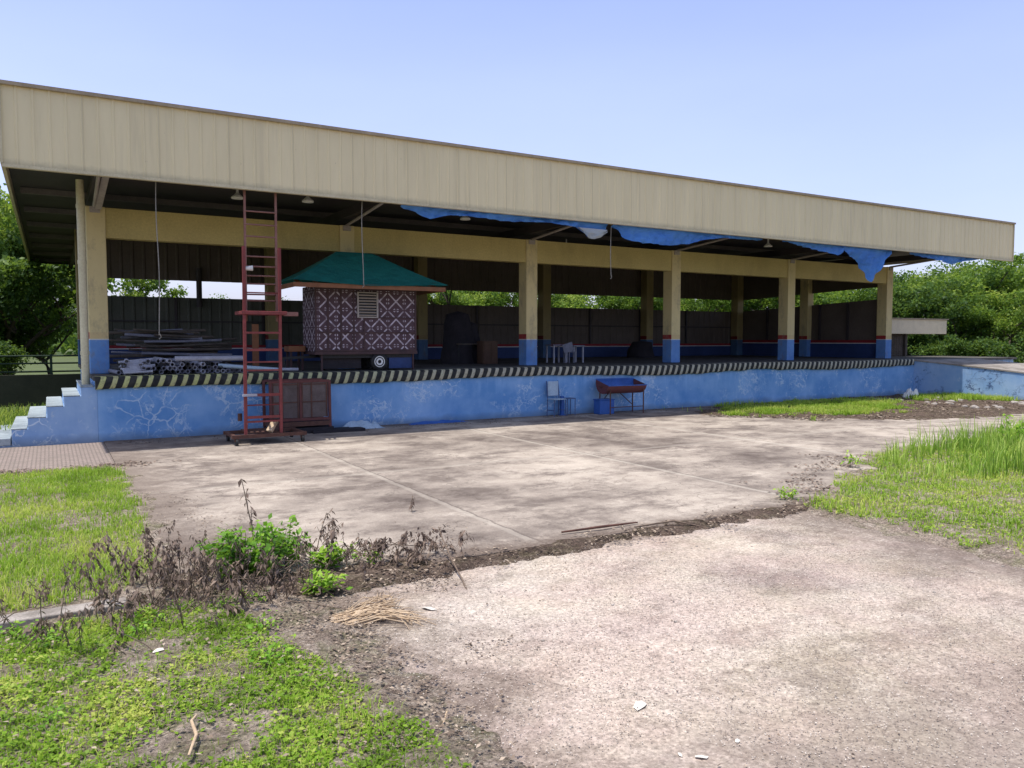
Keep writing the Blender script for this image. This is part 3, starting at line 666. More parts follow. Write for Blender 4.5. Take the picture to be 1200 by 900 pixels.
# ropes
def rope(x, y, z0, z1, label, r=.007, hook=True):
    b = MB(); pts = [(x+.012*math.sin(z*3), y+.01*math.cos(z*2), z) for z in np.linspace(z1, z0, 14)]
    b.tube(pts, r, 6); b.tube([(x,y,z0+.02),(x+.02,y,z0-.03),(x-.015,y,z0-.06)], r*1.1, 6)
    tag(b.build('hanging_rope', M['rope']), label, 'rope', 'ropes hanging from the roof edge')
rope(1.47,13.15,1.72,4.3,'long thin rope hanging beside the left column over the pole heap',.007)
rope(4.74,13.15,2.62,4.1,'thin rope hanging in front of the green roofed cart',.008)
rope(10.15,13.15,2.98,4.1,'short rope hanging from the roof edge at the middle of the shed',.008)

# ------------------------------------------------------------------ red rolling ladder
lad = empty('rolling_ladder', (0,0,0)); tag(lad, 'tall rusty red rolling ladder standing against the dock and roof edge', 'ladder')
yf, yb = 12.66, 12.92
b = MB()
for y, dx in ((yf,0),(yb,.02)):
    for x in (2.615,3.165): b.bar((x+dx*3,y,.16),(x+dx*3+.02,y+.01,3.10),.042,.042)
b.build('lower_frame', M['red'], lad)
b = MB()
for x in (2.745,3.235): b.bar((x,13.09,1.95),(x+.015,13.12,4.2),.034,.034)
b.build('upper_frame', M['ladder_grey'], lad)
for z in (3.71,3.50,3.31,2.99,2.83,2.68,2.55,2.38,2.28):
    MB().tube([(2.745,13.10,z),(3.245,13.10,z+.004)],.013,8).build('rung', M['ladder_grey'], lad)
for z, t in ((1.76,.02),(1.49,.022),(1.30,.014),(1.17,.016),(.78,.028),(.43,.026),(.36,.018)):
    MB().bar((2.63,yf,z),(3.18,yf,z),.03,t*1.6).build('rung', M['red'], lad)
b = MB()
for i in range(10):
    z = .30+.30*i
    for xa in (2.63,3.18): MB().bar((xa,yf,z),(xa+.06,yb,z),.03,.03).build('side_bar', M['red'], lad)
    if i%3 == 1: MB().bar((2.69,yb,z),(3.24,yb,z),.02,.02).build('rung', M['red'], lad)
MB().box(2.58,3.28,12.62,13.14,2.045,2.10).build('platform', M['red'], lad, bevel=.006)
MB().box(3.285,3.52,12.85,13.0,2.035,2.10).build('side_tray', M['ladder_grey'], lad)
MB().box(2.57,2.79,12.60,12.64,.765,.80).build('name_plate', M['pvc_white'], lad)
MB().tube([(2.71,12.96,2.78),(2.83,12.95,2.79)],[.03,.045],10).build('work_lamp', M['lamp'], lad)
b = MB(); b.box(2.40,3.56,12.60,12.66,.11,.165); b.box(2.40,3.56,13.28,13.34,.11,.165)
for x in (2.42,2.9,3.2,3.5): b.box(x,x+.05,12.66,13.28,.112,.16)
b.box(2.66,3.24,12.7,13.25,.165,.19)
base = b.build('base_frame', M['rust'], lad)
for x in (2.47,3.5):
    for y in (12.63,13.31):
        w = MB().tube([(x-.018,y,.055),(x+.018,y,.055)],.055,14).build('caster', M['black'], lad)
        MB().box(x-.03,x+.03,y-.012,y+.012,.06,.112).build('fork', M['rust'], w)
MB().bar((2.98,12.68,.19),(3.10,12.78,.34),.10,.05).build('brake_block', M['straw'], lad)
MB().tube([(2.60,13.0,.35),(2.60,13.0,.47)],.035,10).build('clamp', M['rust'], lad)

# low red-framed hutch standing on the ground against the dock
hu = empty('framed_hutch'); tag(hu, 'low red framed mesh cage with dark base leaning on the blue dock wall', 'cage')
x0, x1, ya, yb2 = 3.26, 4.30, 13.72, 14.20
b = MB()
for x in (x0,x1):
    for y in (ya,yb2): b.bar((x,y,.10),(x,y+.03,.93),.045,.045)
for y in (ya,yb2):
    b.bar((x0,y+.03,.92),(x1,y+.03,.92),.045,.045); b.bar((x0,y,.25),(x1,y,.25),.045,.045)
b.bar(((x0+x1)/2,ya+.01,.25),((x0+x1)/2,ya+.03,.92),.035,.03)
b.build('frame', M['red_dull'], hu)
for a, c in ((x0+.03,(x0+x1)/2-.02),((x0+x1)/2+.02,x1-.03)):
    b = MB(); b.box(a,c,ya+.02,ya+.03,.28,.90); p_ = b.build('mesh_panel', M['mesh_panel'], hu)
    b = MB()
    for f_ in (.0,.35,.93): b.box(a+(c-a)*f_,a+(c-a)*f_+.02,ya+.006,ya+.018,.28,.90)
    for f_ in (.55,.86): b.box(a+.021,c-.021,ya+.0065,ya+.0175,f_,f_+.016)
    b.build('slat', M['rust'], p_)
MB().box(x0-.02,x1+.05,ya-.06,yb2,.0,.10).build('base_board', M['black_cloth'], hu)
MB().box(x0,x1,ya-.02,yb2,.13,.21).build('base_tray', M['rust'], hu)
b = MB(); b.box(3.95,4.9,13.55,13.92,.0,.05); b.build('plank', M['black_cloth']); o = bpy.data.objects['plank']; tag(o,'dark plank lying on the ground right of the framed cage','plank')

# crumpled pale plastic at the dock foot
def crumple(name, x, y, sx, sy, h, mat, label, cat, seed=1., z0=0.0, n=16):
    b = MB(); vs = []
    for i in range(n+1):
        for j in range(n+1):
            u, v = i/n*2-1, j/n*2-1; rr = max(0,1-(abs(u)**2.5+abs(v)**2.5))
            q = noise.fractal(Vector((u*2+seed,v*2,seed)),1,2,4)
            vs.append((x+u*sx*(1+.25*noise.noise(Vector((v*2,seed,0)))), y+v*sy*(1+.3*noise.noise(Vector((u*2,seed,4)))), z0+.004+max(0,h*(rr**.6)*(.65+.9*q))))
    b.add(vs, [(i*(n+1)+j,(i+1)*(n+1)+j,(i+1)*(n+1)+j+1,i*(n+1)+j+1) for i in range(n) for j in range(n)], False)
    o = b.build(name, M[mat]); tag(o, label, cat); return o
crumple('plastic_sheet', 4.95,13.98,.42,.2,.13,'chair_pale','crumpled pale blue plastic sheet at the foot of the dock wall','plastic sheet',2.)
crumple('blue_sheet', 6.6,14.1,.6,.12,.05,'blue_plain','flat bright blue sheet lying along the foot of the dock wall','sheet',3.)
crumple('white_bag', 20.9,13.3,.26,.2,.26,'white','small white bag lying near the foot of the ramp','bag',5.)
crumple('straw_bundle', 1.58,4.42,.22,.08,.05,'straw','bundle of pale dry palm fibre lying beside the weeds','straw bundle',7.,-.022,24)
b = MB()
for i in range(75):
    a = random.uniform(-.45,.45); y = 4.42+random.gauss(0,.045); x = 1.42+random.uniform(0,.12)
    pts = [(x+random.uniform(-.06,.02), y, -.012+random.random()*.03),(x+.16, y+a*.25+.01, .0+random.random()*.05),(x+.30, y+a*.5+.02, -.01+random.random()*.03),(x+.38+random.uniform(-.12,.06), y+a*.8+.05, -.018)]
    b.tube(pts,[.003,.0035,.003,.0015],4,caps=False)
so = bpy.data.objects['straw_bundle']; b.build('fibre', M['straw'], so)

# ------------------------------------------------------------------ food cart
cart = empty('food_cart'); tag(cart, 'small cart with green hip roof and black and white woven walls on the dock', 'food cart')
kx0,kx1,ky0,ky1,kz0,kz1 = 4.28,6.30,14.47,15.30,1.43,2.66
wl = MB(); wl.box(kx0,kx1,ky0,ky0+.03,kz0,kz1); wl.box(kx0,kx0+.03,ky0+.03,ky1,kz0,kz1); wl.box(kx1-.03,kx1,ky0+.03,ky1,kz0,kz1); wl.box(kx0+.03,kx1-.03,ky1-.03,ky1,kz0,kz1)
w = wl.build('wall', M['weave'], cart)
b = MB()
for x in (kx0-.012,kx0+.22,kx0+.47,kx0+.72,kx1-.03): b.box(x,x+.04,ky0-.014,ky0-.003,kz0,kz1)
for z in (kz0,kz0+.34,kz1-.07): b.box(kx0,kx1,ky0-.020,ky0-.0155,z,z+.035)
b.box(kx0+.95,kx1,ky0-.0135,ky0-.004,kz0+.63,kz0+.66); b.box(kx0+.93,kx0+.965,ky0-.0152,ky0-.003,kz0,kz0+.66)
b.box(kx0-.02,kx1+.02,ky0-.03,ky1+.02,kz0-.06,kz0-.004)
b.build('batten', M['darkwood'], w)
# louvre window
lx0, lx1, lz0, lz1 = 5.08,5.50,2.07,2.56
b = MB(); b.box(lx0,lx0+.03,ky0-.05,ky0-.021,lz0,lz1); b.box(lx1-.03,lx1,ky0-.05,ky0-.021,lz0,lz1); b.box(lx0+.03,lx1-.03,ky0-.05,ky0-.021,lz0,lz0+.02); b.box(lx0+.03,lx1-.03,ky0-.05,ky0-.021,lz1-.02,lz1)
win = b.build('window', M['strut'], cart)
b = MB()
for i in range(8):
    z = lz0+.045+i*.055; b.bar((lx0+.03,ky0-.045,z),(lx1-.03,ky0-.045,z),.035,.010,up=(0,.6,1))
b.build('louvre', M['strut'], win)
MB().box(lx0+.031,lx1-.031,ky0-.024,ky0-.0205,lz0+.02,lz1-.02).build('louvre_shade_panel', M['black'], win)  # solid black panel, paints the shade behind the louvres
# roof: hipped, with fascia board
ex0,ex1,ey0,ey1,ez = 3.70,6.77,13.93,15.36,2.68
rx0,rx1,ry = 4.80,5.52,14.80
b = MB(); N_ = 8; vs = []; top = 3.34
def hip(u, v):   # u along, v across 0..1 ; curved sag
    return
E_ = [(ex0,ey0),(ex1,ey0),(ex1,ey1),(ex0,ey1)]; T_ = [(rx0,ry-.03),(rx1,ry-.03),(rx1,ry+.03),(rx0,ry+.03)]
for s in range(4):
    e0,e1,t0,t1 = E_[s],E_[(s+1)%4],T_[s],T_[(s+1)%4]; g = []; nx_ = 20
    for i in range(nx_+1):
        for j in range(N_+1):
            a = i/nx_; t = j/N_; ex = e0[0]+(e1[0]-e0[0])*a; ey = e0[1]+(e1[1]-e0[1])*a; tx = t0[0]+(t1[0]-t0[0])*a; ty = t0[1]+(t1[1]-t0[1])*a
            z = ez + (top-ez)*(t**1.12) + .012*noise.noise(Vector((ex*3,t*3,s)))*(1-t) + (.03*math.cos(a*math.pi*2)*(1-t) if s in (0,2) else .03*(1-t))
            g.append((ex+(tx-ex)*t, ey+(ty-ey)*t, z))
    b.add(g, [(i*(N_+1)+j,(i+1)*(N_+1)+j,(i+1)*(N_+1)+j+1,i*(N_+1)+j+1) for i in range(nx_) for j in range(N_)], False)
rf = b.build('roof', M['roof_green'], cart)
b = MB(); b.box(ex0+.05,ex1-.05,ey0+.03,ey0+.06,ez-.09,ez-.01); b.box(ex0+.05,ex0+.08,ey0+.06,ey1-.02,ez-.09,ez-.01); b.box(ex1-.08,ex1-.05,ey0+.06,ey1-.02,ez-.09,ez-.01)
for i in range(9): x = ex0+.2+i*.335; b.bar((x,ey0+.06,ez-.03),(x,ky0,ez+.08),.03,.04)
b.build('eave_board', M['wood'], rf)
MB().box(kx0+.02,kx1-.02,ky0+.04,ky1-.04,kz1-.03,kz1).build('ceiling_board', M['darkwood'], cart)
# chassis and wheels
b = MB(); b.box(kx0+.1,kx1-.08,ky0+.04,ky0+.09,1.30,1.37); b.box(kx0+.1,kx1-.08,ky1-.09,ky1-.04,1.30,1.37); b.box(5.45,5.6,ky0,ky1,1.22,1.27)
b.bar((kx0+.1,14.85,1.33),(kx0-.55,14.85,1.30),.05,.05); b.bar((kx0-.5,14.85,1.3),(kx0-.5,14.85,1.06),.04,.04)
b.build('chassis', M['black'], cart)
MB().box(kx0+.15,5.20,ky0+.12,ky0+.14,1.10,1.37).build('skirt_board', M['black_cloth'], cart)
MB().box(5.75,kx1-.02,ky0+.05,ky0+.07,1.09,1.37).build('skirt_board', M['lowwall'], cart)
for y, s in ((ky0-.01,-1),(ky1-.09,1)):
    wy0, wy1 = (y, y+.10)
    t = MB().tube([(5.53,wy0+.012,1.225),(5.53,wy0,1.225),(5.53,wy1,1.225),(5.53,wy1-.012,1.225)],[.150,.166,.166,.15],28)
    wh = t.build('wheel', M['black'], cart)
    yo = wy0 if s < 0 else wy1; d = -.006 if s < 0 else .006
    ring = MB()
    for r0, r1 in ((.108,.090),(.070,.035)):
        vs = [(5.53+r*math.cos(a*math.pi/16), yo+d, 1.225+r*math.sin(a*math.pi/16)) for a in range(32) for r in (r0,r1)]
        ring.add(vs, [(2*a,2*a+1,(2*a+3)%64,(2*a+2)%64) for a in range(32)])
    ring.build('rim', M['white'], wh)
for x in (kx0+.12,kx1-.05):
    MB().bar((x,ky0+.03,kz0-.05),(x,ky0+.03,ZD),.03,.03).build('support_leg', M['darkwood'], cart)
# shelf left of the cart
sh = empty('wooden_bench'); tag(sh, 'orange brown wooden bench standing left of the food cart', 'bench')
MB().box(3.92,4.24,15.0,15.36,1.42,1.53).build('seat', M['wood'], sh, bevel=.01)
for x in (3.95,4.17):
    for y in (15.03,15.29): MB().box(x,x+.04,y,y+.04,ZD,1.42).build('leg', M['darkwood'], sh)
o = MB().box(3.38,3.5,15.6,15.64,ZD,1.95).build('plywood_board', M['wood']); tag(o,'narrow upright plywood board behind the red ladder','board')

# ------------------------------------------------------------------ pipe stack, poles
def ring_pipe(r, L, seg=14):
    b = MB(); vs = []
    for y in (0,L):
        for rr in (r, r*.78):
            vs += [(rr*math.cos(2*math.pi*k/seg), y, rr*math.sin(2*math.pi*k/seg)) for k in range(seg)]
    fs = []
    for k in range(seg):
        k2 = (k+1)%seg
        fs += [(k,k2,seg+k2,seg+k), (k,2*seg+k,2*seg+k2,k2), (seg+k,seg+k2,3*seg+k2,3*seg+k), (2*seg+k,3*seg+k,3*seg+k2,2*seg+k2)]
    b.add(vs, fs, True); return b
protos = [ring_pipe(.037,1.3).build('short_pipe', M[m]) for m in ('pvc_grey','black','pvc_white')]
used = set(); i = 0
for row in range(4):
    x = .98 + row*.04
    xe = 3.1 - row*.25 if row < 3 else 2.3
    while x < xe:
        if not (row >= 2 and random.random() < .45):
            k = random.choices([0,1,2],[.45,.40,.15] if x > 1.5 else [.3,.2,.5])[0]
            p = protos[k]; o = p if k not in used else p.copy()
            if k in used: COL.objects.link(o)
            used.add(k); o.location = (x, 14.46+random.uniform(-.05,.10), ZD+.04+row*.062+random.uniform(0,.01))
            o.rotation_euler = (random.uniform(-.03,.03), random.uniform(0,3), random.uniform(-.10,.10))
            tag(o, ['dull grey short pipe in the heap at the left dock edge','black short pipe in the heap at the left dock edge','off white short pipe in the heap at the left dock edge'][k], 'pipe', 'short pipes heaped at the left dock edge')
        x += .082
b = MB().tube([(1.85,14.52,1.325),(3.0,14.50,1.325)],.045,12); tag(b.build('long_pipe', M['pvc_white']), 'long white pipe lying on top of the short pipe heap', 'pipe')
b = MB().tube([(2.55,14.5,1.20),(3.55,14.42,1.11)],.036,12); tag(b.build('long_pipe', M['chair_pale']), 'pale pipe sloping off the right end of the pipe heap', 'pipe')
b = MB().tube([(3.3,14.62,1.11),(3.98,14.60,1.10)],.03,12); tag(b.build('long_pipe', M['pvc_white']), 'whitish pipe lying flat behind the red ladder', 'pipe')
for i in range(9):
    b = MB().tube([(.95+random.uniform(0,.1),14.42+.02*i,1.10+.022*i),(1.32+random.uniform(0,.25),14.44+.03*i,1.12+.025*i)],.022,10)
    tag(b.build('pale_offcut', M['pvc_white']), 'pale pipe offcut at the far left of the pipe heap', 'pipe', 'pale pipe offcuts')
for i in range(44):
    z = ZD+.04+ (i//5)*.088+random.uniform(-.01,.02); L = random.uniform(1.0,1.9); xc = 2.0+random.uniform(-.45,.45)
    y = 16.3+(i%5)*.12; dz = random.uniform(-.10,.10)
    b = MB().tube([(xc-L/2,y,z+dz/2),(xc,y+.02,z-.01),(xc+L/2,y+random.uniform(-.1,.1),z-dz/2)],random.uniform(.018,.034),8)
    tag(b.build('scrap_pole', M['poles' if i%3 else 'pvc_grey']), 'thin grey brown pole in the heap behind the left bay', 'pole', 'poles heaped in the left bay')
b = MB(); b.bar((2.30,15.9,1.10),(2.30,15.9,1.36),.02); b.bar((2.30,15.9,1.36),(2.72,15.9,1.37),.022); b.bar((2.72,15.9,1.37),(2.72,15.9,1.10),.02)
tag(b.build('metal_hoop', M['pvc_grey']), 'thin grey metal hoop standing beside the pole heap', 'hoop')

# tables, cabinet and covered heap inside
def table(x, y, w, d, h, label, mat='pvc_white', top='pvc_grey'):
    t = empty('small_table', (x,y,ZD)); tag(t, label, 'table')
    MB().box(0,w,0,d,h-.03,h).build('tabletop', M[top], t, bevel=.006)
    for a in (.02,w-.055):
        for c in (.02,d-.055): MB().box(a,a+.035,c,c+.035,0,h-.031).build('leg', M[mat], t)
table(11.0,16.6,.44,.4,.47,'small grey topped table with white legs behind the dock edge, left of two')
table(11.62,16.6,.36,.4,.45,'narrower white legged table beside the chair inside the shed')
ch = empty('white_chair', (11.42,16.5,ZD)); tag(ch,'dull white plastic chair between the two small tables','chair')
MB().box(0,.2,.0,.3,.27,.29).build('seat', M['pvc_grey'], ch)
MB().bar((0,.02,.28),(-.06,.02,.50),.02,.3).build('backrest', M['pvc_grey'], ch)
for a in (.01,.17):
    for c in (.02,.26): MB().bar((a,c,0),(a,c,.27),.02).build('leg', M['pvc_grey'], ch)
tb = table(8.6,17.2,.9,.5,.50,'dark table with pale edge left of the cabinet', 'black', 'poles')
cab = empty('brown_cabinet',(9.15,16.9,ZD)); tag(cab,'plain brown cabinet standing left of the second visible column','cabinet')
MB().box(0,.40,0,.35,0,.56).build('body', M['brown_box'], cab, bevel=.006); MB().box(.02,.19,-.012,-.002,.04,.52).build('door', M['brown_box'], cab); MB().box(.21,.38,-.012,-.002,.04,.52).build('door', M['brown_box'], cab)
def heap(name, x, y, sx, sy, h, mat, label, cat):
    b = MB(); n = 18; vs = []
    for i in range(n+1):
        z = i/n*h
        for k in range(n):
            a = 2*math.pi*k/n; r = (1-.35*(i/n)**2)*(1+.22*noise.noise(Vector((math.cos(a)*1.5,math.sin(a)*1.5,z*2.5))))*(1 if i < n else .1)
            vs.append((x+sx*r*math.cos(a), y+sy*r*math.sin(a), ZD+z))
    b.add(vs, [(i*n+k,i*n+(k+1)%n,(i+1)*n+(k+1)%n,(i+1)*n+k) for i in range(n) for k in range(n)], True)
    b.add(vs[-n:],[tuple(range(n))]); o = b.build(name, M[mat]); tag(o, label, cat); return o
heap('draped_stack', 8.8,17.6,.42,.4,1.30,'black_cloth','tall heap under black cloth left of the brown cabinet','draped stack')
heap('draped_stack', 9.22,17.75,.25,.3,1.05,'black_cloth','lower dark heap beside the brown cabinet','draped stack')
heap('dark_bundle', 9.98,16.3,.10,.2,.75,'black_cloth','dark bundle just right of the second visible column','bundle')
heap('sack_pile', 17.2,20.6,.5,.4,.55,'black_cloth','dark sack pile in the back corner of the shed','sack pile')

# ------------------------------------------------------------------ chair and barbecue at the dock foot
ch = empty('metal_chair', (9.27,14.0,0), R(4)); tag(ch, 'small metal chair with pale square backrest against the blue dock wall', 'chair')
MB().box(.02,.30,.20,.225,.43,.75).build('backrest', M['chair_pale'], ch, bevel=.015)
MB().box(-.01,.32,-.06,.20,.36,.38).build('seat', M['chair_pale'], ch, bevel=.01)
b = MB()
for x in (.0,.31):
    b.tube([(x,.21,0),(x,.19,.42),(x,.235,.76)],.011,8); b.tube([(x,-.05,0),(x,-.05,.36)],.011,8); b.tube([(x,-.05,.13),(x,.205,.13)],.009,8)
b.build('frame', M['steel_blue'], ch)
st_ = empty('metal_stool', (9.66,14.02,0)); tag(st_,'thin dark stool frame right of the pale chair','stool')
MB().box(0,.22,0,.2,.36,.38).build('seat', M['steel_blue'], st_)
for x in (.01,.21):
    for y in (.01,.19): MB().tube([(x,y,0),(x,y,.36)],.010,6).build('leg', M['steel_blue'], st_)
bb = empty('blue_post', (9.60,14.16,0)); tag(bb,'dark blue upright post standing between chair and stool','post'); MB().box(0,.07,0,.07,0,.42).build('post', M['blue_plain'], bb, bevel=.005); MB().box(-.03,.10,-.03,.10,0,.02).build('foot', M['blue_plain'], bb)
gr = empty('drum_barbecue', (10.52,13.92,0), R(-2)); tag(gr, 'half drum barbecue, red outside and blue inside, on thin legs by the dock', 'barbecue')
b = MB(); L, r, n = 1.05, .25, 18; vs = []
for x in (0, L):
    for k in range(n+1):
        a = math.pi + .25 + math.pi*k/n; vs.append((x, r*math.cos(a), .70+r*math.sin(a)))
for k in range(n): b.add([vs[k],vs[k+1],vs[n+2+k],vs[n+1+k]], [(0,1,2,3)], True)
b.add(vs[:n+1],[tuple(range(n+1))]); b.add(vs[n+1:],[tuple(range(n+1))[::-1]])
drum = b.build('drum', M['grill_red'], gr)
b = MB()
for k in range(n): 
    i0 = [(v[0]*.97+.015, v[1]*.95, .705+(v[2]-.70)*.95) for v in (vs[k],vs[k+1],vs[n+2+k],vs[n+1+k])]; b.add(i0, [(3,2,1,0)], True)
b.build('drum_lining', M['blue_plain'], gr)
b = MB(); b.bar((0,-r*.98,.640),(L,-r*.98,.640),.02,.02); b.bar((0,r*.98,.765),(L,r*.98,.765),.02,.03); b.build('rim', M['blue_plain'], gr)
for x in (.08,L-.06):
    for y in (-.2,.2): MB().tube([(x,y,0),(x,y,.60)],.014,8).build('leg', M['rust'], gr)
b = MB(); b.tube([(.08,-.2,.16),(L-.06,-.2,.16)],.010,6); b.tube([(.5,.2,.55),(L-.06,.2,.16)],.010,6); b.tube([(.08,.2,.2),(.42,.2,.56)],.01,6)
b.build('cross_bar', M['rust'], gr)
b = MB(); b.tube([(.0,0,.60),(-.10,0,.62)],.012,6); b.build('handle', M['rust'], gr)
bx = empty('blue_crate', (10.42,13.86,0)); tag(bx, 'blue box standing on the ground beneath the barbecue drum', 'box')
MB().box(0,.40,0,.24,0,.31).build('body', M['blue_plain'], bx, bevel=.015); MB().box(-.012,.412,-.012,.252,.312,.335).build('lid', M['blue_plain'], bx, bevel=.006)

# ------------------------------------------------------------------ small canopy building right of the shed
cb = empty('guard_kiosk'); tag(cb, 'small outbuilding with flat cream canopy and lattice window beyond the shed', 'outbuilding')
b = MB(); b.box(24.6,28.8,17.0,20,1.86,2.38); b.build('canopy', M['canopy'], cb, bevel=.01)
MB().box(24.6,28.85,16.95,20.05,2.381,2.42).build('roof_cap', M['flash'], cb)
MB().box(24.7,26.75,17.4,19.8,-.1,1.858).build('wall', M['lattice_wall'], cb)
b = MB()
for i in range(11): b.box(25.5,26.7,17.365,17.385,1.03+i*.075,1.06+i*.075)
for i in range(9): b.box(25.5+i*.145,25.53+i*.145,17.386,17.398,1.02,1.84)
b.build('window_lattice', M['poles'], cb)
MB().box(26.76,26.88,17.3,17.42,.0,1.858).build('post', M['poles'], cb)
MB().box(28.5,28.62,19.6,19.72,.0,1.858).build('post', M['poles'], cb)

# ------------------------------------------------------------------ fence and wall on the left
fn = empty('boundary_fence'); tag(fn, 'dark boundary wall with green pipe railing behind the steps', 'fence')
MB().box(-40,.9,24.3,24.5,-.1,.72).build('base_wall', M['fence_wall'], fn)
b = MB()
for z in (.80,1.02,1.22): b.tube([(-40,24.4,z),(.9,24.4,z)],.025,6)
b.build('railing', M['fence_green'], fn)
for x in np.arange(-19.5,1,1.5): MB().box(x,x+.06,24.37,24.43,.72,1.26).build('post', M['fence_green'], fn)

# ------------------------------------------------------------------ trees
def grow(seed, H, trunk_h, spread, nb=7, lean=0.):
    rnd = random.Random(seed); segs = []; tips = []
    def branch(p, d, L, r, lvl):
        pts = [p]; k = 4
        for i in range(k):
            d = (d + Vector((rnd.gauss(0,.16),rnd.gauss(0,.16),rnd.gauss(.05,.1)))).normalized(); p = p + d*L/k; pts.append(p)
        segs.append((pts, r, r*.5, lvl))
        if lvl >= 3: tips.append(p); return
        for i in range(rnd.randint(3,4) if lvl else nb):
            t = rnd.uniform(.45,1); q = pts[0].lerp(pts[-1], t) if lvl else Vector((pts[0])).lerp(pts[-1], rnd.uniform(.6,1))
            az = rnd.uniform(0,2*math.pi); s = spread*(1.0 if lvl == 0 else .8)
            nd = (d*.45 + Vector((math.cos(az)*s, math.sin(az)*s, rnd.uniform(.15,.75)))).normalized()
            branch(q, nd, L*rnd.uniform(.5,.72) if lvl else (H-trunk_h)*rnd.uniform(.42,.62), r*.5, lvl+1)
        tips.append(p)
    branch(Vector((0,0,-.2)), Vector((lean,0,1)).normalized(), trunk_h+.2, H*.022+.04, 0)
    return segs, tips
def make_tree(name, seed, H, trunk_h, spread, leaf, nleaf, cl, mat, label, group, nb=7):
    t = empty(name); segs, tips = grow(seed, H, trunk_h, spread, nb)
    b = MB()
    for pts, r0, r1, lvl in segs:
        if lvl < 3: b.tube(pts, r0, 10 if lvl == 0 else 6, r1, caps=False)
    b.build('trunk', M['bark'], t)
    C = np.array([tuple(p) for p in tips]); rs = RNG.uniform(.6,1.25,len(C))*cl; ct = RNG.normal(0,.14,len(C))
    idx = RNG.integers(0,len(C),nleaf); off = unit(RNG.normal(size=(nleaf,3)))*(RNG.random(nleaf)**.45)[:,None]*rs[idx][:,None]
    off[:,2] *= .7; P = C[idx]+off; P = P[P[:,2] > .35*min(1,trunk_h)]; idx = idx[:len(P)]
    zz = off[:len(P),2]/cl
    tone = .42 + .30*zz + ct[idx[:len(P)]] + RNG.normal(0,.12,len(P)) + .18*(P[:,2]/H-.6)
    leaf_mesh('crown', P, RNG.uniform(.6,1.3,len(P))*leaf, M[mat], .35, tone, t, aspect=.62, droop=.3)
    tag(t, label, 'tree', group); return t
TB = 'trees beyond the shed'
tA = make_tree('broadleaf_tree', 3, 6.2, 1.6, .85, .15, 15000, .62, 'tree_green', 'x', TB)
tB = make_tree('broadleaf_tree', 11, 5.6, 1.1, .95, .14, 16000, .58, 'tree_green', 'x', TB)
tC = make_tree('broadleaf_tree', 23, 5.8, 1.3, .9, .15, 17000, .60, 'tree_dark', 'x', TB)
tD = make_tree('broadleaf_tree', 31, 2.6, .25, 1.1, .12, 11000, .42, 'tree_dark', 'x', 'bushes beyond the shed', 6)
tE = make_tree('spreading_tree', 47, 5.6, 2.9, 1.0, .13, 6500, .42, 'tree_green', 'x', TB, 5)
for t in (tA,tB,tC,tD,tE): t['used'] = 0
def place(t, x, y, s, rz_, label, sz=None):
    o = t if not t['used'] else copy_tree(t); t['used'] = 1
    o.location = (x,y,-.1); o.rotation_euler[2] = rz_; o.scale = (s,s,sz or s); o['label'] = label; return o
G = 'leafy tree in the thick green row beyond the right end of the shed'
G2 = 'tree seen through the open strip of the rear wall'
# left
place(tB,-1.9,35.6,1.5,3.4,'dense green tree at the left edge of the photo',1.72)
place(tC,-1.2,33.6,1.12,5.2,'deep green low crowned tree at the left edge, below the taller one')
place(tD,-1.7,32.3,1.5,1.2,'large rounded bush at the left edge behind the railing')
place(tA,.1,38,.72,2.2,'smaller round tree behind the railing left of the downpipe')
place(tC,-6.5,34,1.3,1.2,'tall tree standing outside the left edge behind the fence')
place(tC,-3.6,27.5,.62,2.0,'low dark tree in front of the left tree, behind the boundary wall')
for i,(x,y,s,r_,t) in enumerate([(2.9,35,.98,0,tE),(6.6,42,.60,1.3,tB),(8.9,38,.70,2,tA),(15.6,41,.72,4,tB),(16.7,34,1.12,3,tE),(20.3,37,1.02,1,tA),(22.7,34,1.1,2.1,tE),
        (25.4,38,1.1,2.9,tB),(28.8,36,1.05,3.7,tA),(32.0,35,1.12,.8,tB),(35.5,35,1.15,1.9,tC),(38.5,32.5,1.1,2.6,tA),(41.5,31,1.15,3.1,tB),(44,27.5,1.15,.6,tA)]):
    place(t,x,y,s,r_,['leftmost','second','third','fourth','fifth','sixth','seventh','eighth','ninth','tenth','eleventh','twelfth','thirteenth','fourteenth'][i]+' '+G2+', counting from the left')
# right mass
for i,(x,y,s,r_,t) in enumerate([(33.0,20.5,.86,0,tC),(35.2,22.6,.96,1,tA),(37,19.6,.98,2,tB),(34.2,17.8,.80,3,tB),(38.5,17,1.0,4,tA),(35.5,15.2,.86,5,tC),(39.5,14,1.0,.5,tB),(36.5,12.4,.9,1.5,tA),
        (41,21.5,1.15,2.5,tA),(42.5,11,1.05,3.5,tC),(38,9.5,.95,4.5,tB),(44.5,16.5,1.2,5.5,tB)]):
    place(t,x,y,s,r_,['nearest dark','pale topped','wide bright','low front','tall back','dark shadowed','far bright','front right','highest rear','far dark','rightmost front','rearmost broad'][i]+' '+G)
for i,(x,y,s,r_) in enumerate([(30.2,20.6,.9,0),(31.2,18.4,.85,1),(32.0,16.2,.9,2),(33.0,13.9,.95,3),(33.8,11.4,1.0,4),(29.2,22.4,1.0,5),(31.9,20.0,1.1,.5),(35,9.6,1,1.5)]):
    place(tD,x,y,s,r_,['first','second','third','fourth','fifth','sixth','seventh','eighth'][i]+' dark leafy bush at the foot of the trees right of the shed')
for i,(x,y,s,r_) in enumerate([(-3.4,17.4,.62,0),(-1.2,25.6,.75,2),(-3.4,25.5,1.0,4)]):
    place(tD,x,y,s,r_,['small dark bush beside the foot of the steps','dark bush below the green tree by the railing','wide dark bush at the left edge behind the wall'][i])
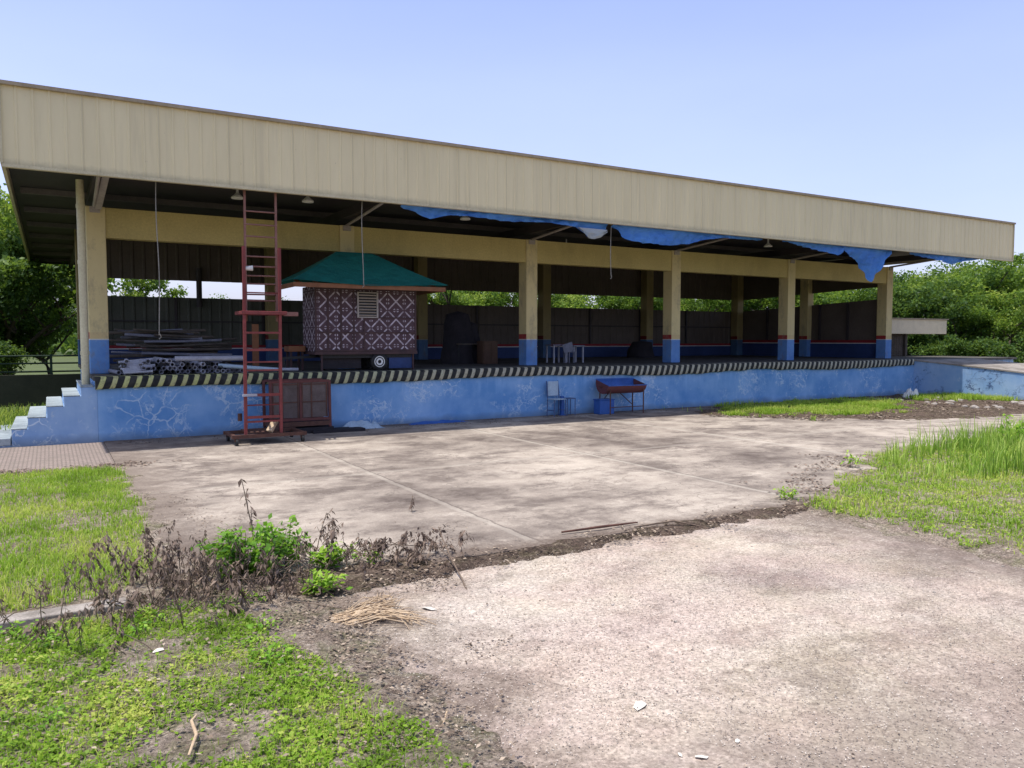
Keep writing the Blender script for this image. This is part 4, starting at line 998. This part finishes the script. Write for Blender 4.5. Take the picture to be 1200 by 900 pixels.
# far wood all round
P = []; 
def wood(n, r0, r1, a0, a1, h):
    a = RNG.uniform(a0,a1,n); r = RNG.uniform(r0,r1,n)
    hh = h*(.75+.35*np.sin(a*37)+.25*np.sin(a*91+1)+.15*np.sin(a*211)).clip(.35,2)
    return np.column_stack([r*np.sin(a), r*np.cos(a), -.1+hh*RNG.random(n)**.7])
W = np.concatenate([wood(42000,95,125,R(-75),R(110),4.2), wood(9000,95,125,R(110),R(285),5)])
tag(leaf_mesh('distant_wood', W, RNG.uniform(.7,1.5,len(W)), M['tree_dark'], .2, .5+.25*(W[:,2]/6)+RNG.normal(0,.15,len(W))), kind='stuff')

# ------------------------------------------------------------------ weeds in the foreground
def dry_weed(seed, H, n_leaf, thick=.0035, leaf=.05):
    rnd = random.Random(seed); t = empty('dry_weed'); b = MB(); P = []
    def stem(p, d, L, r, lvl):
        pts = [p]
        for i in range(5):
            d = (d + Vector((rnd.gauss(0,.13),rnd.gauss(0,.13),.03))).normalized(); p = p+d*L/5; pts.append(p)
            if i > 0 or lvl: P.extend([tuple(p + Vector((rnd.gauss(0,.006),rnd.gauss(0,.006),0)))]*rnd.randint(1,2))
        b.tube(pts, r, 4, r*.5, caps=False)
        if lvl < 1:
            for i in range(rnd.randint(2,4)):
                a = rnd.uniform(0,6.28); stem(pts[rnd.randint(2,4)], (d*.7+Vector((math.cos(a)*.7,math.sin(a)*.7,.3))).normalized(), L*rnd.uniform(.25,.45), r*.6, lvl+1)
    stem(Vector((0,0,0)), Vector((rnd.gauss(0,.25),rnd.gauss(0,.25),1)).normalized(), H, thick, 0)
    b.build('stem', M['stalk'], t)
    A = np.array(P); n = len(A); a = RNG.uniform(0,6.28,n)
    tdir = unit(np.column_stack([np.cos(a)*.55, np.sin(a)*.55, RNG.uniform(-1.1,-.5,n)])); s = np.column_stack([-np.sin(a),np.cos(a),np.zeros(n)]); nn = np.cross(tdir,s)
    L = RNG.uniform(.5,1.2,n)[:,None]*leaf; w = L*.34
    V = np.stack([A, A+tdir*L*.4+s*w/2, A+tdir*L*.4-s*w/2+nn*w*.4, A+tdir*L],1).reshape(-1,3)
    F = (np.arange(n)*4)[:,None]+np.array([[0,1,3,2]])
    np_mesh('leaf', V, F, M['dry'], np.repeat(RNG.random(n)*.8,4), t)
    tag(t, 'dead brown weed with drooping withered leaves in the foreground clump', 'weed', 'dead weeds in the foreground clump'); return t
dw = [dry_weed(1,.30,20), dry_weed(2,.22,14), dry_weed(5,.38,20,.004), dry_weed(8,.16,10,.003,.04), dry_weed(9,.27,16)]
used = set(); spots = []
rr = random.Random(4)
while len(spots) < 230:
    u = rr.random()
    if u < .50: x, y = rr.gauss(.72,.26), rr.gauss(5.35,.32)
    elif u < .66: x, y = rr.gauss(1.5,.26), rr.gauss(5.65,.18)
    elif u < .84: x, y = rr.gauss(2.15,.25), rr.gauss(5.42,.16)
    elif u < .94: x, y = rr.gauss(.15,.34), rr.gauss(5.25,.5)
    else: x, y = rr.gauss(1.25,.2), rr.gauss(5.0,.2)
    if x < 2.75 and y > 4.4: spots.append((x,y))
for i,(x,y) in enumerate(spots):
    k = rr.choice([0,1,2,3,4]) if x < 1.9 else rr.choice([1,3,3])
    p = dw[k]; o = copy_tree(p) if k in used else p; used.add(k)
    o.location = (x,y,-.01); o.rotation_euler = (rr.gauss(0,.15),rr.gauss(0,.15),rr.uniform(0,6.28)); s = rr.uniform(.65,1.15); o.scale = (s,s,s)
tall = dry_weed(77,.62,30,.0055,.065); tall.location = (1.30,6.0,0); tall.rotation_euler = (0,-.22,0); tall['label'] = 'tallest dead weed leaning out over the concrete'; del tall['group']
t2 = dry_weed(78,.34,20,.0045,.055); t2.location = (1.72,5.9,0); t2['label'] = 'upright dead weed behind the bright green bush'; del t2['group']
t3 = dry_weed(79,.16,20,.0045,.05); t3.location = (2.95,6.9,0); t3['label'] = 'small lone dead tuft on the concrete beyond the clump'; del t3['group']
# fallen twig with withered leaves across the concrete seam
tw = MB(); tw.tube([(2.34,4.52,-.04),(2.42,4.80,.0),(2.47,5.05,.06),(2.50,5.28,.17),(2.53,5.40,.22)],[.007,.006,.006,.005,.003],6)
tw.tube([(2.47,5.05,.06),(2.40,5.2,.15)],[.004,.002],5); two = tw.build('fallen_twig', M['stalk']); tag(two,'dead twig with curled leaves lying across the slab edge','twig')
A = np.array([(2.53+random.gauss(0,.06),5.38+random.gauss(0,.05),.20+random.gauss(0,.04)) for _ in range(34)])
leaf_mesh('leaf', A, RNG.uniform(.03,.06,len(A)), M['dry'], -.2, parent=two, droop=1.)
sticks = MB()
# green bushes
def bush(name, x, y, h, r, n, size, label, group=None, tone=.5, mat='leaf'):
    t = empty(name,(x,y,0)); b = MB(); P = []
    for i in range(max(4,n//45)):
        a = random.uniform(0,6.28); q = r*math.sqrt(random.random()); top = Vector((q*math.cos(a),q*math.sin(a),h*random.uniform(.55,1)*(1-.35*q/r)))
        b.tube([(top.x*.3,top.y*.3,-.01),(top.x*.8,top.y*.8,top.z*.6),top],[.004,.003,.0015],4,caps=False)
        for j in range(n//max(4,n//45)):
            s = random.uniform(.35,1); P.append((top.x*s+random.gauss(0,.03),top.y*s+random.gauss(0,.03),max(.01,top.z*s+random.gauss(0,.02))))
    b.build('stem', M['stalk'], t); A = np.array(P)
    leaf_mesh('leaf', A, RNG.uniform(.6,1.2,len(A))*size, M[mat], .7, tone+.35*(A[:,2]/h-.5)+RNG.normal(0,.18,len(A)), t, aspect=.5)
    tag(t, label, 'bush', group); return t
bush('green_bush',1.12,5.50,.47,.30,1300,.062,'largest bright green bush in the middle of the dead weeds',tone=.33)
bush('green_bush',1.42,5.72,.42,.2,480,.06,'green bush just behind and right of the largest one',tone=.42)
bush('green_bush',1.50,4.97,.16,.11,230,.055,'small pale green seedling tuft above the straw bundle',tone=.72)
bush('green_bush',1.72,5.52,.20,.14,300,.055,'round green tuft at the right of the weed clump',tone=.68)
bush('green_bush',2.02,5.42,.12,.07,60,.04,'tiny green sprig farthest right in the weed clump',tone=.6)
for i in range(34):
    x = random.uniform(-1.2,1.25); y = random.uniform(3.6,5.15)
    if i == 0: pr = bush('leafy_seedling',x,y,.085,.12,90,.032,'low leafy seedling spreading over the near grass','seedlings in the near grass',.55)
    else:
        o = copy_tree(pr); o.location = (x,y,0); o.rotation_euler[2] = random.uniform(0,6); s = random.uniform(.6,1.3); o.scale = (s,s,s*random.uniform(.6,1))
bush('yellow_weed',6.55,5.5,.16,.12,90,.05,'yellowish weed at the tip of the right grass patch',tone=.8)
bush('yellow_weed',8.9,6.45,.35,.12,60,.06,'lone yellow brown weed at the left of the tall grass',tone=.75)
bush('grass_clump_bush',13.0,6.4,.62,.5,500,.08,'taller leafy weed among the tall grass at the right',tone=.6)
# straws and sticks in the dead clump
b0 = None
for i in range(26):
    x, y = random.gauss(1.2,.6), random.gauss(5.35,.25); a = random.uniform(-.7,.7)+(math.pi if i%2 else 0); L = random.uniform(.15,.5)
    b = MB().tube([(x,y,.03+random.random()*.1),(x+math.cos(a)*L/2,y+math.sin(a)*L/2,.08+random.random()*.1),(x+math.cos(a)*L,y+math.sin(a)*L,.02+random.random()*.12)],.003,4)
    tag(b.build('dry_stick', M['stalk']), 'thin dry stick lying among the dead weeds', 'stick', 'sticks among the dead weeds')
o = MB().tube([(.42,3.18,.04),(.47,3.32,.05),(.47,3.45,.05),(.50,3.52,.04)],[.006,.008,.007,.004],6).build('curved_stick', M['straw']); tag(o,'pale curved stick lying on the near grass','stick')
o = MB().tube([(1.42,3.0,-.02),(1.55,3.2,-.03),(1.5,3.35,-.02)],[.005,.006,.003],6).build('curved_stick', M['straw']); tag(o,'thin stick at the grass edge beside the driveway','stick')
o = MB().tube([(3.7,5.45,.02),(4.1,5.4,.03),(4.5,5.42,.015)],[.008,.012,.006],6).build('broken_branch', M['rust']); tag(o,'reddish broken branch lying along the slab edge','branch')
o = MB().tube([(4.35,5.28,.02),(4.75,5.22,.04),(5.0,5.05,-.02)],[.006,.009,.004],6).build('broken_branch', M['stalk']); tag(o,'brown broken branch hanging over the slab edge','branch')
# litter pieces
def scrap(x, y, s, rot, label, mat='paper', z=-.022):
    b = MB(); vs = [(-1,-.45,.1),(.1,-.55,.3),(.9,-.35,.1),(.95,.35,.5),(.1,.5,.75),(-.7,.25,.25)]
    c, q = math.cos(rot), math.sin(rot)
    vs = [(x+s*(a*c-b_*q), y+s*(a*q+b_*c), z+.004+s*.35*h) for a,b_,h in vs]
    b.add(vs,[(0,1,5),(1,4,5),(1,2,3),(1,3,4)]); tag(b.build('paper_scrap', M[mat]), label, 'paper scrap')
scrap(2.27,2.71,.045,.3,'folded white paper scrap on the bare driveway')
scrap(2.20,2.24,.028,2.4,'small white scrap at the bottom of the driveway')
scrap(2.14,2.30,.016,1,'tiny white flake left of the small scrap')
scrap(2.42,2.26,.018,.4,'tiny pale flake right of the small scrap')
scrap(1.26,3.52,.035,.9,'white scrap beside the grass edge')
scrap(1.98,4.38,.05,2.0,'curled pale leaf right of the straw bundle')
scrap(.45,4.46,.032,.2,'pale scrap on the bare soil in the near grass', z=-.0)
def stones(n, poly, s0, s1, z, label, group):
    bm = bmesh.new(); bmesh.ops.create_icosphere(bm, subdivisions=2, radius=1)
    for v in bm.verts: v.co *= 1+.25*noise.noise(v.co*1.7); v.co.z *= .6
    me = bpy.data.meshes.new('stone'); bm.to_mesh(me); bm.free(); me.materials.append(M['kerb'])
    for x, y in scatter(poly, n*3)[:n]:
        o = link(bpy.data.objects.new('stone', me)); s = random.uniform(s0,s1); o.scale = (s,s*random.uniform(.6,1),s*.8); o.location = (x,y,z+s*.2); o.rotation_euler[2] = random.uniform(0,6)
        tag(o, label, 'stone', group)
stones(60,[(1.5,2),(6.2,2),(6.2,5.2),(1.5,5.2)],.005,.013,-.022,'small loose stone on the driveway','loose stones on the driveway')
stones(36,[(19,9.8),(22.4,10.5),(22.4,13.8),(19,13.5)],.04,.12,.0,'rough stone in the dirt by the ramp','stones in the dirt by the ramp')

# ------------------------------------------------------------------ light, sky, camera
w = bpy.data.worlds.new('World'); S.world = w; w.use_nodes = True; nt = w.node_tree
sky = nt.nodes.new('ShaderNodeTexSky'); sky.sky_type = 'NISHITA'; sky.sun_disc = False
EL, AZ = R(74), R(271)
sky.sun_elevation = EL; sky.sun_rotation = AZ; sky.air_density = 1.0; sky.dust_density = 2.6; sky.ozone_density = 2.2
bg = nt.nodes['Background']; bg.inputs[1].default_value = .15
tc = nt.nodes.new('ShaderNodeTexCoord'); sx = nt.nodes.new('ShaderNodeSeparateXYZ'); nt.links.new(tc.outputs['Generated'], sx.inputs[0])
rp = nt.nodes.new('ShaderNodeValToRGB'); nt.links.new(sx.outputs[2], rp.inputs[0]); e = rp.color_ramp.elements
while len(e) < 5: e.new(.5)
for el, (p, c) in zip(e, [(0,(.42,.40,.54)),(.10,(.36,.35,.58)),(.30,(.29,.30,.63)),(.55,(.10,.14,.26)),(1,(.03,.05,.09))]): el.position = p; el.color = (*c,1)
sc_ = nt.nodes.new('ShaderNodeVectorMath'); sc_.operation = 'SCALE'; nt.links.new(rp.outputs[0], sc_.inputs[0]); sc_.inputs[3].default_value = 1/.15
hz = nt.nodes.new('ShaderNodeTexNoise'); hm = nt.nodes.new('ShaderNodeMapping'); nt.links.new(tc.outputs['Generated'], hm.inputs[0]); hm.inputs['Scale'].default_value = (1.2,1.2,4); nt.links.new(hm.outputs[0], hz.inputs['Vector']); hz.inputs['Detail'].default_value = 5; hz.inputs['Scale'].default_value = 1.4
hr = nt.nodes.new('ShaderNodeMapRange'); nt.links.new(hz.outputs['Fac'], hr.inputs[0]); hr.inputs[1].default_value = .3; hr.inputs[2].default_value = .7; hr.inputs[3].default_value = .90/.15; hr.inputs[4].default_value = 1.08/.15; nt.links.new(hr.outputs[0], sc_.inputs[3])
ad = nt.nodes.new('ShaderNodeVectorMath'); ad.operation = 'ADD'; nt.links.new(sky.outputs[0], ad.inputs[0]); nt.links.new(sc_.outputs[0], ad.inputs[1]); nt.links.new(ad.outputs[0], bg.inputs[0])
sd = bpy.data.lights.new('sun', 'SUN'); sd.energy = 4.6; sd.angle = R(.55); sd.color = (1,.955,.88)
so = link(bpy.data.objects.new('sun', sd))
d = Vector((-math.cos(EL), .012, math.sin(EL))); so.rotation_euler = d.to_track_quat('Z','Y').to_euler(); so.location = (0,0,20)
cam = bpy.data.cameras.new('camera'); co = link(bpy.data.objects.new('camera', cam)); cam.sensor_width = 36
cam.lens = 919.18/1200*36; cam.clip_end = 2000; cam.clip_start = .05
co.location = (0,0,1.65); co.rotation_euler = (R(90-3.231), 0, R(-30.511)); S.camera = co
S.view_settings.view_transform = 'Standard'; S.view_settings.look = 'None'; S.view_settings.exposure = 0
S.render.resolution_x, S.render.resolution_y = 1024, 768
